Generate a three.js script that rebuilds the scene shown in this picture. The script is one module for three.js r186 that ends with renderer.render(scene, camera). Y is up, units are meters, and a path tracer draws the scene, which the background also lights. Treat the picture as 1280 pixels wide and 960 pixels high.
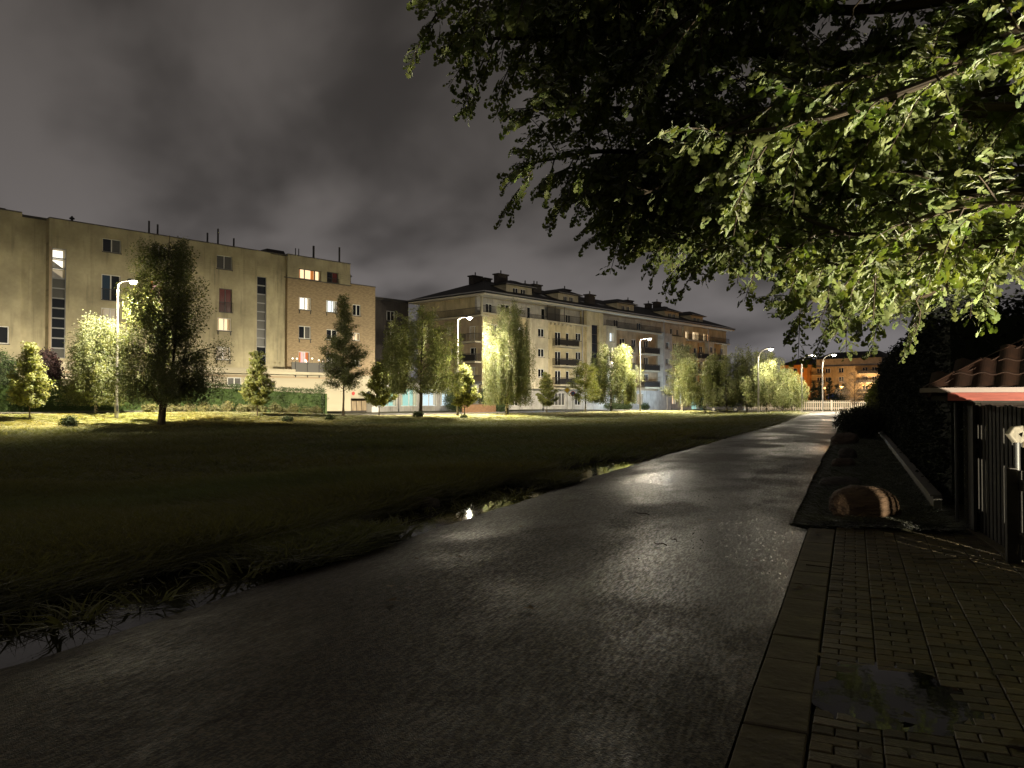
import * as THREE from 'three';
import { mergeGeometries } from 'three/addons/utils/BufferGeometryUtils.js';
import { ConvexGeometry } from 'three/addons/geometries/ConvexGeometry.js';

// ------------------------------------------------------------------ camera, sky, exposure
const scene = new THREE.Scene();
const camera = new THREE.PerspectiveCamera(54.1, 4 / 3, 0.05, 1500);
camera.position.set(0, 1.55, 0);
camera.rotation.order = 'YXZ';
camera.rotation.set(THREE.MathUtils.degToRad(1.1), THREE.MathUtils.degToRad(24.38), 0);
const renderer = new THREE.WebGLRenderer({ antialias: true });
renderer.toneMapping = THREE.LinearToneMapping;
renderer.toneMappingExposure = 1.0;
renderer.shadowMap.enabled = true;

let seedState = 1;
const seed = (n) => { seedState = (n * 2654435761) >>> 0 || 1; };
const rnd = () => { seedState = (seedState + 0x6d2b79f5) | 0; let t = Math.imul(seedState ^ (seedState >>> 15), 1 | seedState); t = (t + Math.imul(t ^ (t >>> 7), 61 | t)) ^ t; return ((t ^ (t >>> 14)) >>> 0) / 4294967296; };
const rr = (a, b) => a + (b - a) * rnd();
const pick = (a) => a[Math.floor(rnd() * a.length) % a.length];
const gauss = () => (rnd() + rnd() + rnd() + rnd() - 2) * 0.87;
const ss = (a, b, x) => { const k = Math.min(1, Math.max(0, (x - a) / (b - a))); return k * k * (3 - 2 * k); };
const mix = (a, b, k) => a + (b - a) * k;
const hash = (x, y, s = 0) => { let h = Math.imul(x | 0, 374761393) + Math.imul(y | 0, 668265263) + Math.imul(s | 0, 1442695041); h = Math.imul(h ^ (h >>> 13), 1274126177); return ((h ^ (h >>> 16)) >>> 0) / 4294967296; };
function vnoise(x, y, s = 0, px = 0, py = 0) {          // value noise; px, py = period (0: none)
  const xi = Math.floor(x), yi = Math.floor(y), fx = x - xi, fy = y - yi, u = fx * fx * (3 - 2 * fx), v = fy * fy * (3 - 2 * fy);
  const w = (i, p) => (p ? ((i % p) + p) % p : i);
  const a = hash(w(xi, px), w(yi, py), s), b = hash(w(xi + 1, px), w(yi, py), s), c = hash(w(xi, px), w(yi + 1, py), s), d = hash(w(xi + 1, px), w(yi + 1, py), s);
  return a + (b - a) * u + (c - a) * v + (a - b - c + d) * u * v;
}
function fbm(x, y, o = 4, s = 0, px = 0, py = 0) { let a = 0, k = 0.5, t = 0; for (let i = 0; i < o; i++) { a += k * vnoise(x, y, s + i * 17, px, py); t += k; x *= 2; y *= 2; px *= 2; py *= 2; k *= 0.5; } return a / t; }

// night sky: unbroken city-lit cloud, drifting streaks, paler towards the horizon
{
  const W = 1536, Hh = 768, data = new Float32Array(W * Hh * 4);
  for (let j = 0; j < Hh; j++) {
    const el = ((j + 0.5) / Hh - 0.5) * Math.PI, up = Math.max(0, Math.sin(el));
    for (let i = 0; i < W; i++) {
      const az = ((i + 0.5) / W - 0.5) * 2 * Math.PI, cx = Math.cos(az), cz = Math.sin(az);
      const k = 1 / (up + 0.26), X = cx * k, Z = cz * k;              // cloud deck seen in perspective
      const ex = X * 0.92 + Z * 0.38, ez = -X * 0.38 + Z * 0.92;
      const wx = fbm(ex * 1.1 + 7, ez * 1.1 + 3, 3, 5), wz = fbm(ex * 1.1 + 1, ez * 1.1 + 9, 3, 6);
      const n = fbm(ex * 2.6 + wx * 1.1 + 20, ez * 3.8 + wz * 1.1 + 20, 6, 11), m = fbm(ex * 0.8 + 40, ez * 0.95 + 40, 3, 23);
      let c = 0.72 * n + 0.28 * m; c = ss(0.28, 0.72, c);
      const glow = 0.052 + 0.118 * Math.exp(-up * 4.0);
      const L = glow * (0.48 + 0.80 * c);
      const b = Math.exp(-up * 5), q = (j * W + i) * 4;
      data[q] = L * mix(1.09, 1.02, b); data[q + 1] = L * mix(0.955, 0.97, b); data[q + 2] = L * mix(0.86, 1.02, b); data[q + 3] = 1;
    }
  }
  const sky = new THREE.DataTexture(data, W, Hh, THREE.RGBAFormat, THREE.FloatType);
  sky.mapping = THREE.EquirectangularReflectionMapping; sky.magFilter = THREE.LinearFilter; sky.minFilter = THREE.LinearFilter; sky.colorSpace = THREE.LinearSRGBColorSpace; sky.needsUpdate = true;
  scene.background = sky; scene.environment = sky;
}

// ------------------------------------------------------------------ helpers
const taken = {};
const numbered = (n) => { const k = taken[n] ?? 0; taken[n] = k + 1; return k ? `${n}_${String(k).padStart(3, '0')}` : n; };
function tag(o, label, category, group) { o.userData.label = label; o.userData.category = category; if (group) o.userData.group = group; return o; }
function thing(name, label, category, [x, y, z] = [0, 0, 0], turn = 0, group) {
  const o = new THREE.Group(); o.name = numbered(name); scene.add(o); o.position.set(x, y, z); o.rotation.y = turn; return tag(o, label, category, group);
}
function part(name, geo, mat, parent, [x, y, z] = [0, 0, 0]) {
  const m = new THREE.Mesh(Array.isArray(geo) ? mergeGeometries(geo.map(plain)) : geo, mat); m.name = name; m.position.set(x, y, z); m.castShadow = m.receiveShadow = true; parent.add(m); return m;
}
function solo(name, geo, mat, label, category, pos, group) { const m = part(numbered(name), geo, mat, scene, pos); return tag(m, label, category, group); }
function structure(name, geo, mat, pos) { const m = part(numbered(name), geo, mat, scene, pos); m.userData.kind = 'structure'; return m; }
function plain(g) { const q = g.index ? g.toNonIndexed() : g; for (const k of Object.keys(q.attributes)) if (!['position', 'normal', 'uv'].includes(k)) q.deleteAttribute(k); if (!q.attributes.uv) q.setAttribute('uv', new THREE.BufferAttribute(new Float32Array(q.attributes.position.count * 2), 2)); return q; }
function bx(w, h, d, x = 0, y = 0, z = 0) {            // box centred on x, z, standing on y; uv in metres
  const g = new THREE.BoxGeometry(w, h, d), n = g.attributes.normal, p = g.attributes.position, uv = g.attributes.uv;
  g.translate(x, y + h / 2, z);
  for (let i = 0; i < p.count; i++) { const ax = Math.abs(n.getX(i)), ay = Math.abs(n.getY(i)); uv.setXY(i, ax > 0.5 ? p.getZ(i) : p.getX(i), ay > 0.5 ? p.getZ(i) : p.getY(i)); }
  return g;
}
const span = (x0, x1, y0, y1, z0, z1) => bx(x1 - x0, y1 - y0, z1 - z0, (x0 + x1) / 2, y0, (z0 + z1) / 2);
function cyl(r0, r1, h, x = 0, y = 0, z = 0, n = 10) { const g = new THREE.CylinderGeometry(r1, r0, h, n); g.translate(x, y + h / 2, z); return g; }
function tube(pts, radii, n = 7) {                       // tapered tube through points, uv in metres
  const P = pts.map((p) => new THREE.Vector3(...p)), pos = [], nor = [], uv = [], idx = [];
  let N = new THREE.Vector3(0.31, 0.2, 0.93), len = 0;
  for (let i = 0; i < P.length; i++) {
    const T = P[Math.min(i + 1, P.length - 1)].clone().sub(P[Math.max(i - 1, 0)]).normalize();
    N = N.clone().addScaledVector(T, -N.dot(T)).normalize(); const B = T.clone().cross(N);
    if (i) len += P[i].distanceTo(P[i - 1]);
    for (let k = 0; k <= n; k++) { const a = k / n * Math.PI * 2, d = N.clone().multiplyScalar(Math.cos(a)).addScaledVector(B, Math.sin(a)); const r = radii[i]; pos.push(P[i].x + d.x * r, P[i].y + d.y * r, P[i].z + d.z * r); nor.push(d.x, d.y, d.z); uv.push(k / n * radii[0] * 6.28, len); }
  }
  const m = n + 1;
  for (let i = 0; i < P.length - 1; i++) for (let k = 0; k < n; k++) { const a = i * m + k; idx.push(a, a + 1, a + m, a + 1, a + m + 1, a + m); }
  const g = new THREE.BufferGeometry(); g.setAttribute('position', new THREE.Float32BufferAttribute(pos, 3)); g.setAttribute('normal', new THREE.Float32BufferAttribute(nor, 3)); g.setAttribute('uv', new THREE.Float32BufferAttribute(uv, 2)); g.setIndex(idx); return g;
}
const curve = (pts, n) => new THREE.CatmullRomCurve3(pts.map((p) => new THREE.Vector3(...p))).getPoints(n).map((v) => v.toArray());
const hull = (pts) => { const g = new ConvexGeometry(pts.map((p) => new THREE.Vector3(...p))); const p = g.attributes.position, n = g.attributes.normal, uv = new Float32Array(p.count * 2); for (let i = 0; i < p.count; i++) { const ax = Math.abs(n.getX(i)); uv[2 * i] = ax > 0.7 ? p.getZ(i) : p.getX(i); uv[2 * i + 1] = Math.abs(n.getY(i)) > 0.9 ? p.getZ(i) : p.getY(i); } g.setAttribute('uv', new THREE.BufferAttribute(uv, 2)); return g; };

function tex(w, h, fn, srgb, wrap = true) {
  const data = new Uint8Array(w * h * 4);
  for (let j = 0; j < h; j++) for (let i = 0; i < w; i++) { const c = fn(i / w, j / h, i, j), q = (j * w + i) * 4; for (let k = 0; k < 3; k++) data[q + k] = Math.max(0, Math.min(255, (typeof c === 'number' ? c : c[k]) * 255)); data[q + 3] = 255; }
  const t = new THREE.DataTexture(data, w, h); t.wrapS = t.wrapT = wrap ? THREE.RepeatWrapping : THREE.ClampToEdgeWrapping; t.magFilter = THREE.LinearFilter; t.minFilter = THREE.LinearMipmapLinearFilter; t.generateMipmaps = true; if (srgb) t.colorSpace = THREE.SRGBColorSpace; t.needsUpdate = true; return t;
}
const rep = (t, u, v) => { const c = t.clone(); c.repeat.set(u, v); c.needsUpdate = true; return c; };
const lin = (r, g, b) => new THREE.Color().setRGB(r, g, b);
const M = (c, roughness = 0.8, o = {}) => new THREE.MeshStandardMaterial({ color: lin(...c), roughness, ...o });

const tStucco = tex(512, 512, (u, v) => { const a = fbm(u * 6, v * 6, 4, 3, 6, 6), b = fbm(u * 40, v * 40, 2, 9, 40, 40), s = fbm(u * 24, v * 2, 3, 31, 24, 2); const k = 0.74 + 0.24 * a + 0.06 * b - 0.5 * Math.max(0, s - 0.58); return [k, k * 0.995, k * 0.98]; }, true);
const tStuccoB = tex(256, 256, (u, v) => fbm(u * 60, v * 60, 2, 2, 60, 60), false);
const tBrick = tex(256, 256, (u, v, i, j) => { const row = Math.floor(j / 16), o = row % 2 ? 16 : 0, jx = (i + o) % 32, jy = j % 16, n = hash(Math.floor((i + o) / 32) % 8, row, 4); const joint = jx < 2 || jy < 2; const k = joint ? 0.78 : 0.80 + 0.14 * n; return [k, k * 0.97, k * 0.93]; }, true);
const tGrain = tex(512, 512, (u, v, i, j) => { const a = hash(i, j, 8), b = fbm(u * 90, v * 90, 2, 5, 90, 90), c = fbm(u * 5, v * 5, 3, 6, 5, 5); const k = 0.22 + 0.4 * a * a + 0.55 * ss(0.35, 0.75, b) + 0.2 * c; return [k * 1.04, k * 0.98, k * 0.88]; }, true);
const tGrainB = tex(1024, 1024, (u, v, i, j) => { const b = vnoise(u * 340, v * 340, 5, 340, 340), c = vnoise(u * 190, v * 190, 15, 190, 190); return ss(0.2, 0.85, 0.65 * b + 0.35 * c); }, false);
const tMottle = tex(256, 256, (u, v, i, j) => { const k = 0.6 + 0.35 * fbm(u * 8, v * 8, 5, 41, 8, 8) + 0.08 * hash(i, j, 2); return [k, k * 0.98, k * 0.95]; }, true);
const tMottleB = tex(256, 256, (u, v) => fbm(u * 16, v * 16, 4, 14, 16, 16), false);
const tWood = tex(256, 256, (u, v, i, j) => { const k = 0.55 + 0.35 * fbm(u * 3, v * 40, 4, 77, 3, 40) + 0.1 * hash(i >> 4, j, 3); return [k, k * 0.97, k * 0.93]; }, true);
const tBark = tex(256, 256, (u, v) => { const k = 0.45 + 0.55 * fbm(u * 18, v * 5, 4, 7, 18, 5); return [k, k * 0.96, k * 0.9]; }, true);
const tBirch = tex(256, 256, (u, v) => { const m = fbm(u * 3, v * 26, 3, 70, 3, 26) > 0.60 || fbm(u * 4, v * 4, 3, 71, 4, 4) > 0.66; const k = m ? 0.22 : 0.85 + 0.15 * fbm(u * 9, v * 9, 2, 3, 9, 9); return [k, k * 0.97, k * 0.92]; }, true);
const tSoil = tex(512, 512, (u, v, i, j) => { const a = fbm(u * 12, v * 12, 5, 51, 12, 12), b = hash(i, j, 9); const k = 0.45 + 0.4 * a + 0.15 * b; return [k, k * mix(0.92, 1.06, a), k * 0.8]; }, true);

const mat = {
  cream: M([0.50, 0.445, 0.295], 0.9, { map: rep(tStucco, 1 / 7, 1 / 7), bumpMap: rep(tStuccoB, 1 / 2, 1 / 2), bumpScale: 0.004 }),
  creamPale: M([0.60, 0.54, 0.40], 0.9, { map: rep(tStucco, 1 / 6, 1 / 6) }),
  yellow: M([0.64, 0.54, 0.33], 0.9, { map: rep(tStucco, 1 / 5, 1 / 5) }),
  ochre: M([0.55, 0.33, 0.12], 0.9, { map: rep(tStucco, 1 / 5, 1 / 5) }),
  greyWall: M([0.50, 0.48, 0.45], 0.9, { map: rep(tStucco, 1 / 5, 1 / 5) }),
  brickWall: M([0.40, 0.32, 0.205], 0.9, { map: rep(tBrick, 1 / 2.1, 1 / 1.3) }),
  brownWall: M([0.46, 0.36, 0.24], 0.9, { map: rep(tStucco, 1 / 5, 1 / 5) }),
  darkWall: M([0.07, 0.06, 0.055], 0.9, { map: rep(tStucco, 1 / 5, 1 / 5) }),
  roofDark: M([0.025, 0.024, 0.025], 0.62, { map: rep(tMottle, 1 / 2, 1 / 2) }),
  flatRoof: M([0.05, 0.05, 0.05], 0.9),
  trim: M([0.05, 0.045, 0.04], 0.6),
  gutter: M([0.35, 0.34, 0.33], 0.45, { metalness: 0.4 }),
  soffit: M([0.62, 0.56, 0.44], 0.85),
  whiteFrame: M([0.62, 0.60, 0.55], 0.5),
  greyFrame: M([0.22, 0.22, 0.22], 0.5),
  darkFrame: M([0.05, 0.04, 0.035], 0.5),
  glassDark: M([0.012, 0.014, 0.017], 0.08),
  glassBlue: M([0.03, 0.05, 0.08], 0.12),
  glassGrey: M([0.09, 0.088, 0.08], 0.2),
  glassRed: M([0.10, 0.018, 0.014], 0.25),
  pane: new THREE.MeshPhysicalMaterial({ color: 0xffffff, roughness: 0.03, transmission: 1, thickness: 0, ior: 1.5 }),
  curtain: new THREE.MeshPhysicalMaterial({ color: lin(0.75, 0.68, 0.55), roughness: 1, transmission: 0.5, thickness: 0, side: THREE.DoubleSide }),
  curtainOrange: new THREE.MeshPhysicalMaterial({ color: lin(0.75, 0.33, 0.10), roughness: 1, transmission: 0.5, thickness: 0, side: THREE.DoubleSide }),
  railDark: M([0.035, 0.032, 0.03], 0.6, { metalness: 0.3 }),
  railPanel: M([0.075, 0.07, 0.06], 0.6),
  concrete: M([0.16, 0.135, 0.095], 0.85, { map: rep(tMottle, 1 / 1.4, 1 / 1.4), bumpMap: rep(tMottleB, 1 / 0.7, 1 / 0.7), bumpScale: 0.006 }),
  steel: M([0.52, 0.51, 0.49], 0.42, { metalness: 0.55, map: rep(tMottle, 1 / 0.6, 1 / 3) }),
  steelDark: M([0.06, 0.06, 0.06], 0.5, { metalness: 0.4 }),
  bark: M([0.11, 0.085, 0.06], 0.95, { map: rep(tBark, 2, 0.5), bumpMap: rep(tBark, 2, 0.5), bumpScale: 0.012 }),
  birchBark: M([0.55, 0.51, 0.44], 0.9, { map: rep(tBirch, 1.2, 0.6) }),
  youngBark: M([0.2, 0.16, 0.11], 0.9, { map: rep(tBark, 4, 1) }),
};
const glow = (r, g, b, k = 1) => new THREE.MeshStandardMaterial({ color: 0x111111, roughness: 0.6, emissive: lin(r, g, b), emissiveIntensity: k });
const R = THREE.MathUtils.degToRad;
const lit = { warm: glow(1, 0.74, 0.42, 1.5), white: glow(1, 0.93, 0.80, 1.8), cool: glow(0.80, 0.92, 1, 1.7), orange: glow(1, 0.52, 0.22, 1.0), pink: glow(1, 0.55, 0.5, 1.2), dim: glow(1, 0.80, 0.5, 0.45), shop: glow(0.72, 0.92, 1, 1.1), mint: glow(0.55, 1, 0.85, 0.8), magenta: glow(1, 0.25, 0.75, 0.9) };

// the street runs at an angle to the lane: t along it, z out from the house fronts towards the lane
const TH = THREE.MathUtils.degToRad(72.38), OX = -59.26, OZ = -44.51, ct = Math.cos(TH), st = Math.sin(TH);
const S = (t, z) => [OX + t * ct + z * st, OZ - t * st + z * ct];
const inv = (x, z) => [(x - OX) * ct - (z - OZ) * st, (x - OX) * st + (z - OZ) * ct];
const pool = (z) => 0.03 + 0.085 * Math.max(0, ...[[-2.2, 1.6], [-4.7, 0.9], [-10, 2.6], [-16.4, 2.2], [-29.3, 1.6]].map(([c, w]) => 1 - ss(w * 0.7, w * 1.2, Math.abs(z - c)))) * (0.8 + 0.4 * fbm(z * 1.3, 3, 2, 55));
function groundH(x, z) {
  const [t, q] = inv(x, z);
  const street = 0.6 * (1 - ss(-2, 20, t)) - 0.5 * ss(55, 95, t);
  let h = street * (1 - ss(18.5, 25.5, q));
  if (x < -5) { const f = ss(-5.2, -9, x); h += f * ss(20, 26, q) * (0.16 * fbm(x * 0.16, z * 0.16, 3, 91) - 0.08 + 0.05 * fbm(x * 0.7, z * 0.7, 2, 92)); h -= 0.38 * ss(25, 30, q) * ss(-6, -13, x); h -= pool(z) * ss(-4.5, -4.95, x) * (1 - ss(-5.5, -6.3, x)); }
  if (z > -90 && x > -4.9 && x < -0.4) h = Math.min(h, -0.06);
  if (x >= -0.4 && x < 6 && z > -100) h = x < 0.9 && z < -9.95 ? 0.01 + 0.05 * ss(-0.4, 0.3, x) : (x < 1.5 ? mix(-0.09, 0.0, ss(-9.35, -9.9, z)) : 0.03);
  return h;
}

// ------------------------------------------------------------------ ground, lane, street, paving
{
  const xs = [], zs = [];
  for (let x = -420; x < -70; x += 22) xs.push(x); for (let x = -70; x < -12; x += 0.9) xs.push(x); for (let x = -12; x < 7; x += 0.3) xs.push(x); for (let x = 7; x < 40; x += 3) xs.push(x); for (let x = 40; x <= 420; x += 25) xs.push(x);
  for (let z = 120; z > 12; z -= 14) zs.push(z); for (let z = 12; z > -24; z -= 0.45) zs.push(z); for (let z = -24; z > -110; z -= 1) zs.push(z); for (let z = -110; z > -200; z -= 6) zs.push(z); for (let z = -200; z >= -700; z -= 40) zs.push(z);
  const pos = [], uv = [], idx = [], n = xs.length;
  for (const z of zs) for (const x of xs) { pos.push(x, groundH(x, z), z); uv.push(x, z); }
  for (let j = 0; j < zs.length - 1; j++) for (let i = 0; i < n - 1; i++) { const a = j * n + i; idx.push(a, a + 1, a + n, a + 1, a + n + 1, a + n); }
  const g = new THREE.BufferGeometry(); g.setAttribute('position', new THREE.Float32BufferAttribute(pos, 3)); g.setAttribute('uv', new THREE.Float32BufferAttribute(uv, 2)); g.setIndex(idx); g.computeVertexNormals();
  structure('ground', g, M([0.075, 0.07, 0.03], 0.95, { map: rep(tSoil, 1 / 3, 1 / 3), bumpMap: rep(tMottleB, 1 / 0.8, 1 / 0.8), bumpScale: 0.03 }));
}
const laneLeft = (z) => -4.66 - 0.08 * (fbm(z * 0.35 + 9, 2, 3, 61) - 0.5) * 2 - 0.2 * ss(-9, -15, z) * (1 - ss(-20, -30, z)) + 0.3 * ss(-30, -45, z) * (1 - ss(-50, -70, z)) - 0.14 * (fbm(z * 2.3, 7, 3, 67) - 0.5);
const laneRight = (z) => (z > -9.75 ? -0.5 : -0.72) + 0.07 * (z < -9.75 ? fbm(z * 0.8, 5, 3, 62) - 0.5 : 0);
{
  const pos = [], uv = [], idx = [], nx = 9; let rows = 0;
  const zl = []; for (let z = 6; z > -30; z -= 0.25) zl.push(z); for (let z = -30; z >= -93; z -= 1.5) zl.push(z);
  for (const z of zl) { const a = laneLeft(z), b = laneRight(z); for (let i = 0; i < nx; i++) { const k = i / (nx - 1), x = mix(a, b, k); pos.push(x, 0.012 + 0.03 * (1 - (2 * k - 1) ** 2) + 0.014 * (fbm(x * 0.5, z * 0.35, 2, 66) - 0.5) - (i === 0 ? 0.07 : 0), z); uv.push(x, z); } rows++; }
  for (let j = 0; j < rows - 1; j++) for (let i = 0; i < nx - 1; i++) { const a = j * nx + i; idx.push(a, a + 1, a + nx, a + 1, a + nx + 1, a + nx); }
  const g = new THREE.BufferGeometry(); g.setAttribute('position', new THREE.Float32BufferAttribute(pos, 3)); g.setAttribute('uv', new THREE.Float32BufferAttribute(uv, 2)); g.setIndex(idx); g.computeVertexNormals();
  // wet film lies in shallow patches: smooth where water stands, grainy where the stone is damp only
  const wet = tex(512, 2048, (u, v) => { const x = u * 5, z = v * 100; const a = fbm(x * 0.55 + 3, z * 0.30 + 1, 4, 101), b = fbm(x * 1.8, z * 1.1, 3, 105); const w2 = fbm(x * 0.8 + 30, z * 0.33 + 8, 4, 121), edge = ss(0.545, 0.565, w2), track = Math.exp(-Math.pow((x - 1.3) / 0.4, 2)) + Math.exp(-Math.pow((x - 3.1) / 0.4, 2)); const k = Math.min(1, 0.75 * ss(0.38, 0.66, 0.72 * a + 0.28 * b) + 0.2 * edge + 0.12 * track); const r = mix(0.64, 0.34, k) + 0.26 * (hash(Math.floor(u * 512), Math.floor(v * 2048), 4) - 0.5); return r; }, false);
  wet.repeat.set(1 / 5, 1 / 100);
  structure('asphalt_lane', g, new THREE.MeshPhysicalMaterial({ color: lin(0.06, 0.048, 0.035), roughness: 1, specularIntensity: 0.42, map: rep(tGrain, 1 / 1.3, 1 / 1.3), bumpMap: rep(tGrainB, 1 / 1.3, 1 / 1.3), bumpScale: 0.0016, roughnessMap: wet }));
}
{ // cross street in front of the houses, its pavement and kerb, built along t
  const strip = (z0, z1, y, lo = -60, hi = 150) => { const pos = [], uv = [], idx = []; let n = 0; for (let t = lo; t <= hi; t += 3) { for (const z of [z0, z1]) { const [x, w] = S(t, z); pos.push(x, groundH(x, w) + y, w); uv.push(t, z); } n++; } for (let i = 0; i < n - 1; i++) idx.push(2 * i, 2 * i + 1, 2 * i + 2, 2 * i + 1, 2 * i + 3, 2 * i + 2); const g = new THREE.BufferGeometry(); g.setAttribute('position', new THREE.Float32BufferAttribute(pos, 3)); g.setAttribute('uv', new THREE.Float32BufferAttribute(uv, 2)); g.setIndex(idx); g.computeVertexNormals(); return g; };
  structure('street', strip(9, 15.2, 0.03), M([0.09, 0.088, 0.082], 0.6, { map: rep(tGrain, 1 / 2, 1 / 2) }));
  structure('pavement', strip(16.2, 18.4, 0.09), M([0.30, 0.28, 0.24], 0.85, { map: rep(tMottle, 1 / 2, 1 / 2) }));
  structure('kerb', strip(15.2, 15.5, 0.13), M([0.4, 0.38, 0.34], 0.85));
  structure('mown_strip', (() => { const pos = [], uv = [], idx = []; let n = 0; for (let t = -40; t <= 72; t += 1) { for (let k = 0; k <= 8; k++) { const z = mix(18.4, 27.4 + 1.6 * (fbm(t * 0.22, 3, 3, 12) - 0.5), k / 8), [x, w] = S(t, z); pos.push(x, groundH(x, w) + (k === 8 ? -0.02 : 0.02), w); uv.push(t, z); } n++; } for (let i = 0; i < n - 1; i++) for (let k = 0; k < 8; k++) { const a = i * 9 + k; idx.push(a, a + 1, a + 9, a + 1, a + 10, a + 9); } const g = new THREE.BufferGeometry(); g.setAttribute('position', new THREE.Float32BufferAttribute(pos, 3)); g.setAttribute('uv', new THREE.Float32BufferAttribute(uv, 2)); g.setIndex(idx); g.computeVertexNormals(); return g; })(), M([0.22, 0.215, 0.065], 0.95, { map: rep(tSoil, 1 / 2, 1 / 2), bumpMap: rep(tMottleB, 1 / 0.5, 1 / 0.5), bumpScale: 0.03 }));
  const j = new THREE.Shape([[-5.2, -86], [-0.3, -84], [4, -90], [9, -99], [-16, -99], [-9, -91]].map(([x, z]) => new THREE.Vector2(x, -z)));
  const jg = new THREE.ShapeGeometry(j); jg.rotateX(-Math.PI / 2); jg.translate(0, 0.05, 0);
  structure('road_junction', jg, M([0.16, 0.155, 0.14], 0.65, { map: rep(tGrain, 1 / 2, 1 / 2) }));
}
// drive of concrete blocks laid in soldier columns behind a row of edging slabs
{
  const base = structure('driveway', span(-0.5, 1.5, -0.085, -0.03, -9.85, 3), M([0.05, 0.045, 0.038], 0.95, { map: rep(tSoil, 1, 1) }));
  const chamfer = (w, d, h, c) => { const g = new THREE.ExtrudeGeometry(new THREE.Shape([[-w / 2 + c, -d / 2 + c], [w / 2 - c, -d / 2 + c], [w / 2 - c, d / 2 - c], [-w / 2 + c, d / 2 - c]].map((p) => new THREE.Vector2(...p))), { depth: h - c, bevelEnabled: true, bevelSize: c, bevelThickness: c, bevelSegments: 1, steps: 1 }); g.rotateX(-Math.PI / 2); return g; };
  const long = chamfer(0.192, 0.094, 0.05, 0.005), short = chamfer(0.094, 0.094, 0.05, 0.005), slab = chamfer(0.285, 0.48, 0.05, 0.006);
  const tones = [[0.13, 0.10, 0.055], [0.105, 0.083, 0.05], [0.15, 0.113, 0.06], [0.09, 0.074, 0.048]].map((c, i) => M(c, 0.62 + 0.05 * i, { map: rep(tMottle, 3, 3), bumpMap: rep(tMottleB, 6, 6), bumpScale: 0.003 }));
  seed(5); const all = [];
  for (let z = 2.5; z > -9.8; z -= 0.1) {
    const row = Math.round(z / 0.1);
    for (let c = 0; c < 6; c++) {
      const x0 = -0.19 + c * 0.3, flip = (row + c) % 2;
      for (const [dx, g] of flip ? [[0.1, long], [0.25, short]] : [[0.05, short], [0.2, long]]) all.push([x0 + dx, z, g]);
    }
  }
  all.sort((a, b) => Math.abs(a[1] + 3.9) - Math.abs(b[1] + 3.9));
  const rest = [[], [], [], []]; let n = 0;
  const dip = (x, z) => -0.026 * (0.7 + 0.6 * fbm(x * 5, z * 5, 2, 88)) * Math.exp(-(((x - 0.15) / 0.34) ** 2) - ((z + 4.35) / 0.44) ** 2);
  for (const [x, z, g] of all) {
    const k = Math.floor(rnd() * 4), y = -0.032 + rr(-0.003, 0.003) + dip(x, z), ry = rr(-0.02, 0.02), tx = rr(-0.012, 0.012) + (dip(x, z + 0.03) - dip(x, z - 0.03)) / -0.06, tz = rr(-0.012, 0.012) + (dip(x + 0.03, z) - dip(x - 0.03, z)) / 0.06;
    if (z < -2.2 && n < 300) { const b = part('block', g, tones[k], base, [x, y, z]); b.rotation.set(tx, ry, tz); n++; }
    else { const q = g.clone(); q.applyMatrix4(new THREE.Matrix4().compose(new THREE.Vector3(x, y, z), new THREE.Quaternion().setFromEuler(new THREE.Euler(tx, ry, tz)), new THREE.Vector3(1, 1, 1))); rest[k].push(q); }
  }
  rest.forEach((r, k) => { part('blocks', r, tones[k], base).userData.kind = 'stuff'; });
  for (let z = 2.4; z > -9.7; z -= 0.49) { const s = part('edging_slab', slab, mat.concrete, base, [-0.345, -0.032 + rr(-0.004, 0.003), z]); s.rotation.set(rr(-0.01, 0.01), rr(-0.012, 0.012), rr(-0.01, 0.01)); }
}

// ------------------------------------------------------------------ houses
const unit = new THREE.BoxGeometry(1, 1, 1);
function boxAt(name, m, parent, x0, x1, y0, y1, z0, z1) { const o = part(name, unit, m, parent, [(x0 + x1) / 2, (y0 + y1) / 2, (z0 + z1) / 2]); o.scale.set(x1 - x0, y1 - y0, z1 - z0); return o; }
const curtainGeo = (() => { const g = new THREE.PlaneGeometry(1, 1, 14, 1), p = g.attributes.position; for (let i = 0; i < p.count; i++) p.setZ(i, 0.035 * Math.sin(p.getX(i) * 26)); g.computeVertexNormals(); return g; })();
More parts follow.
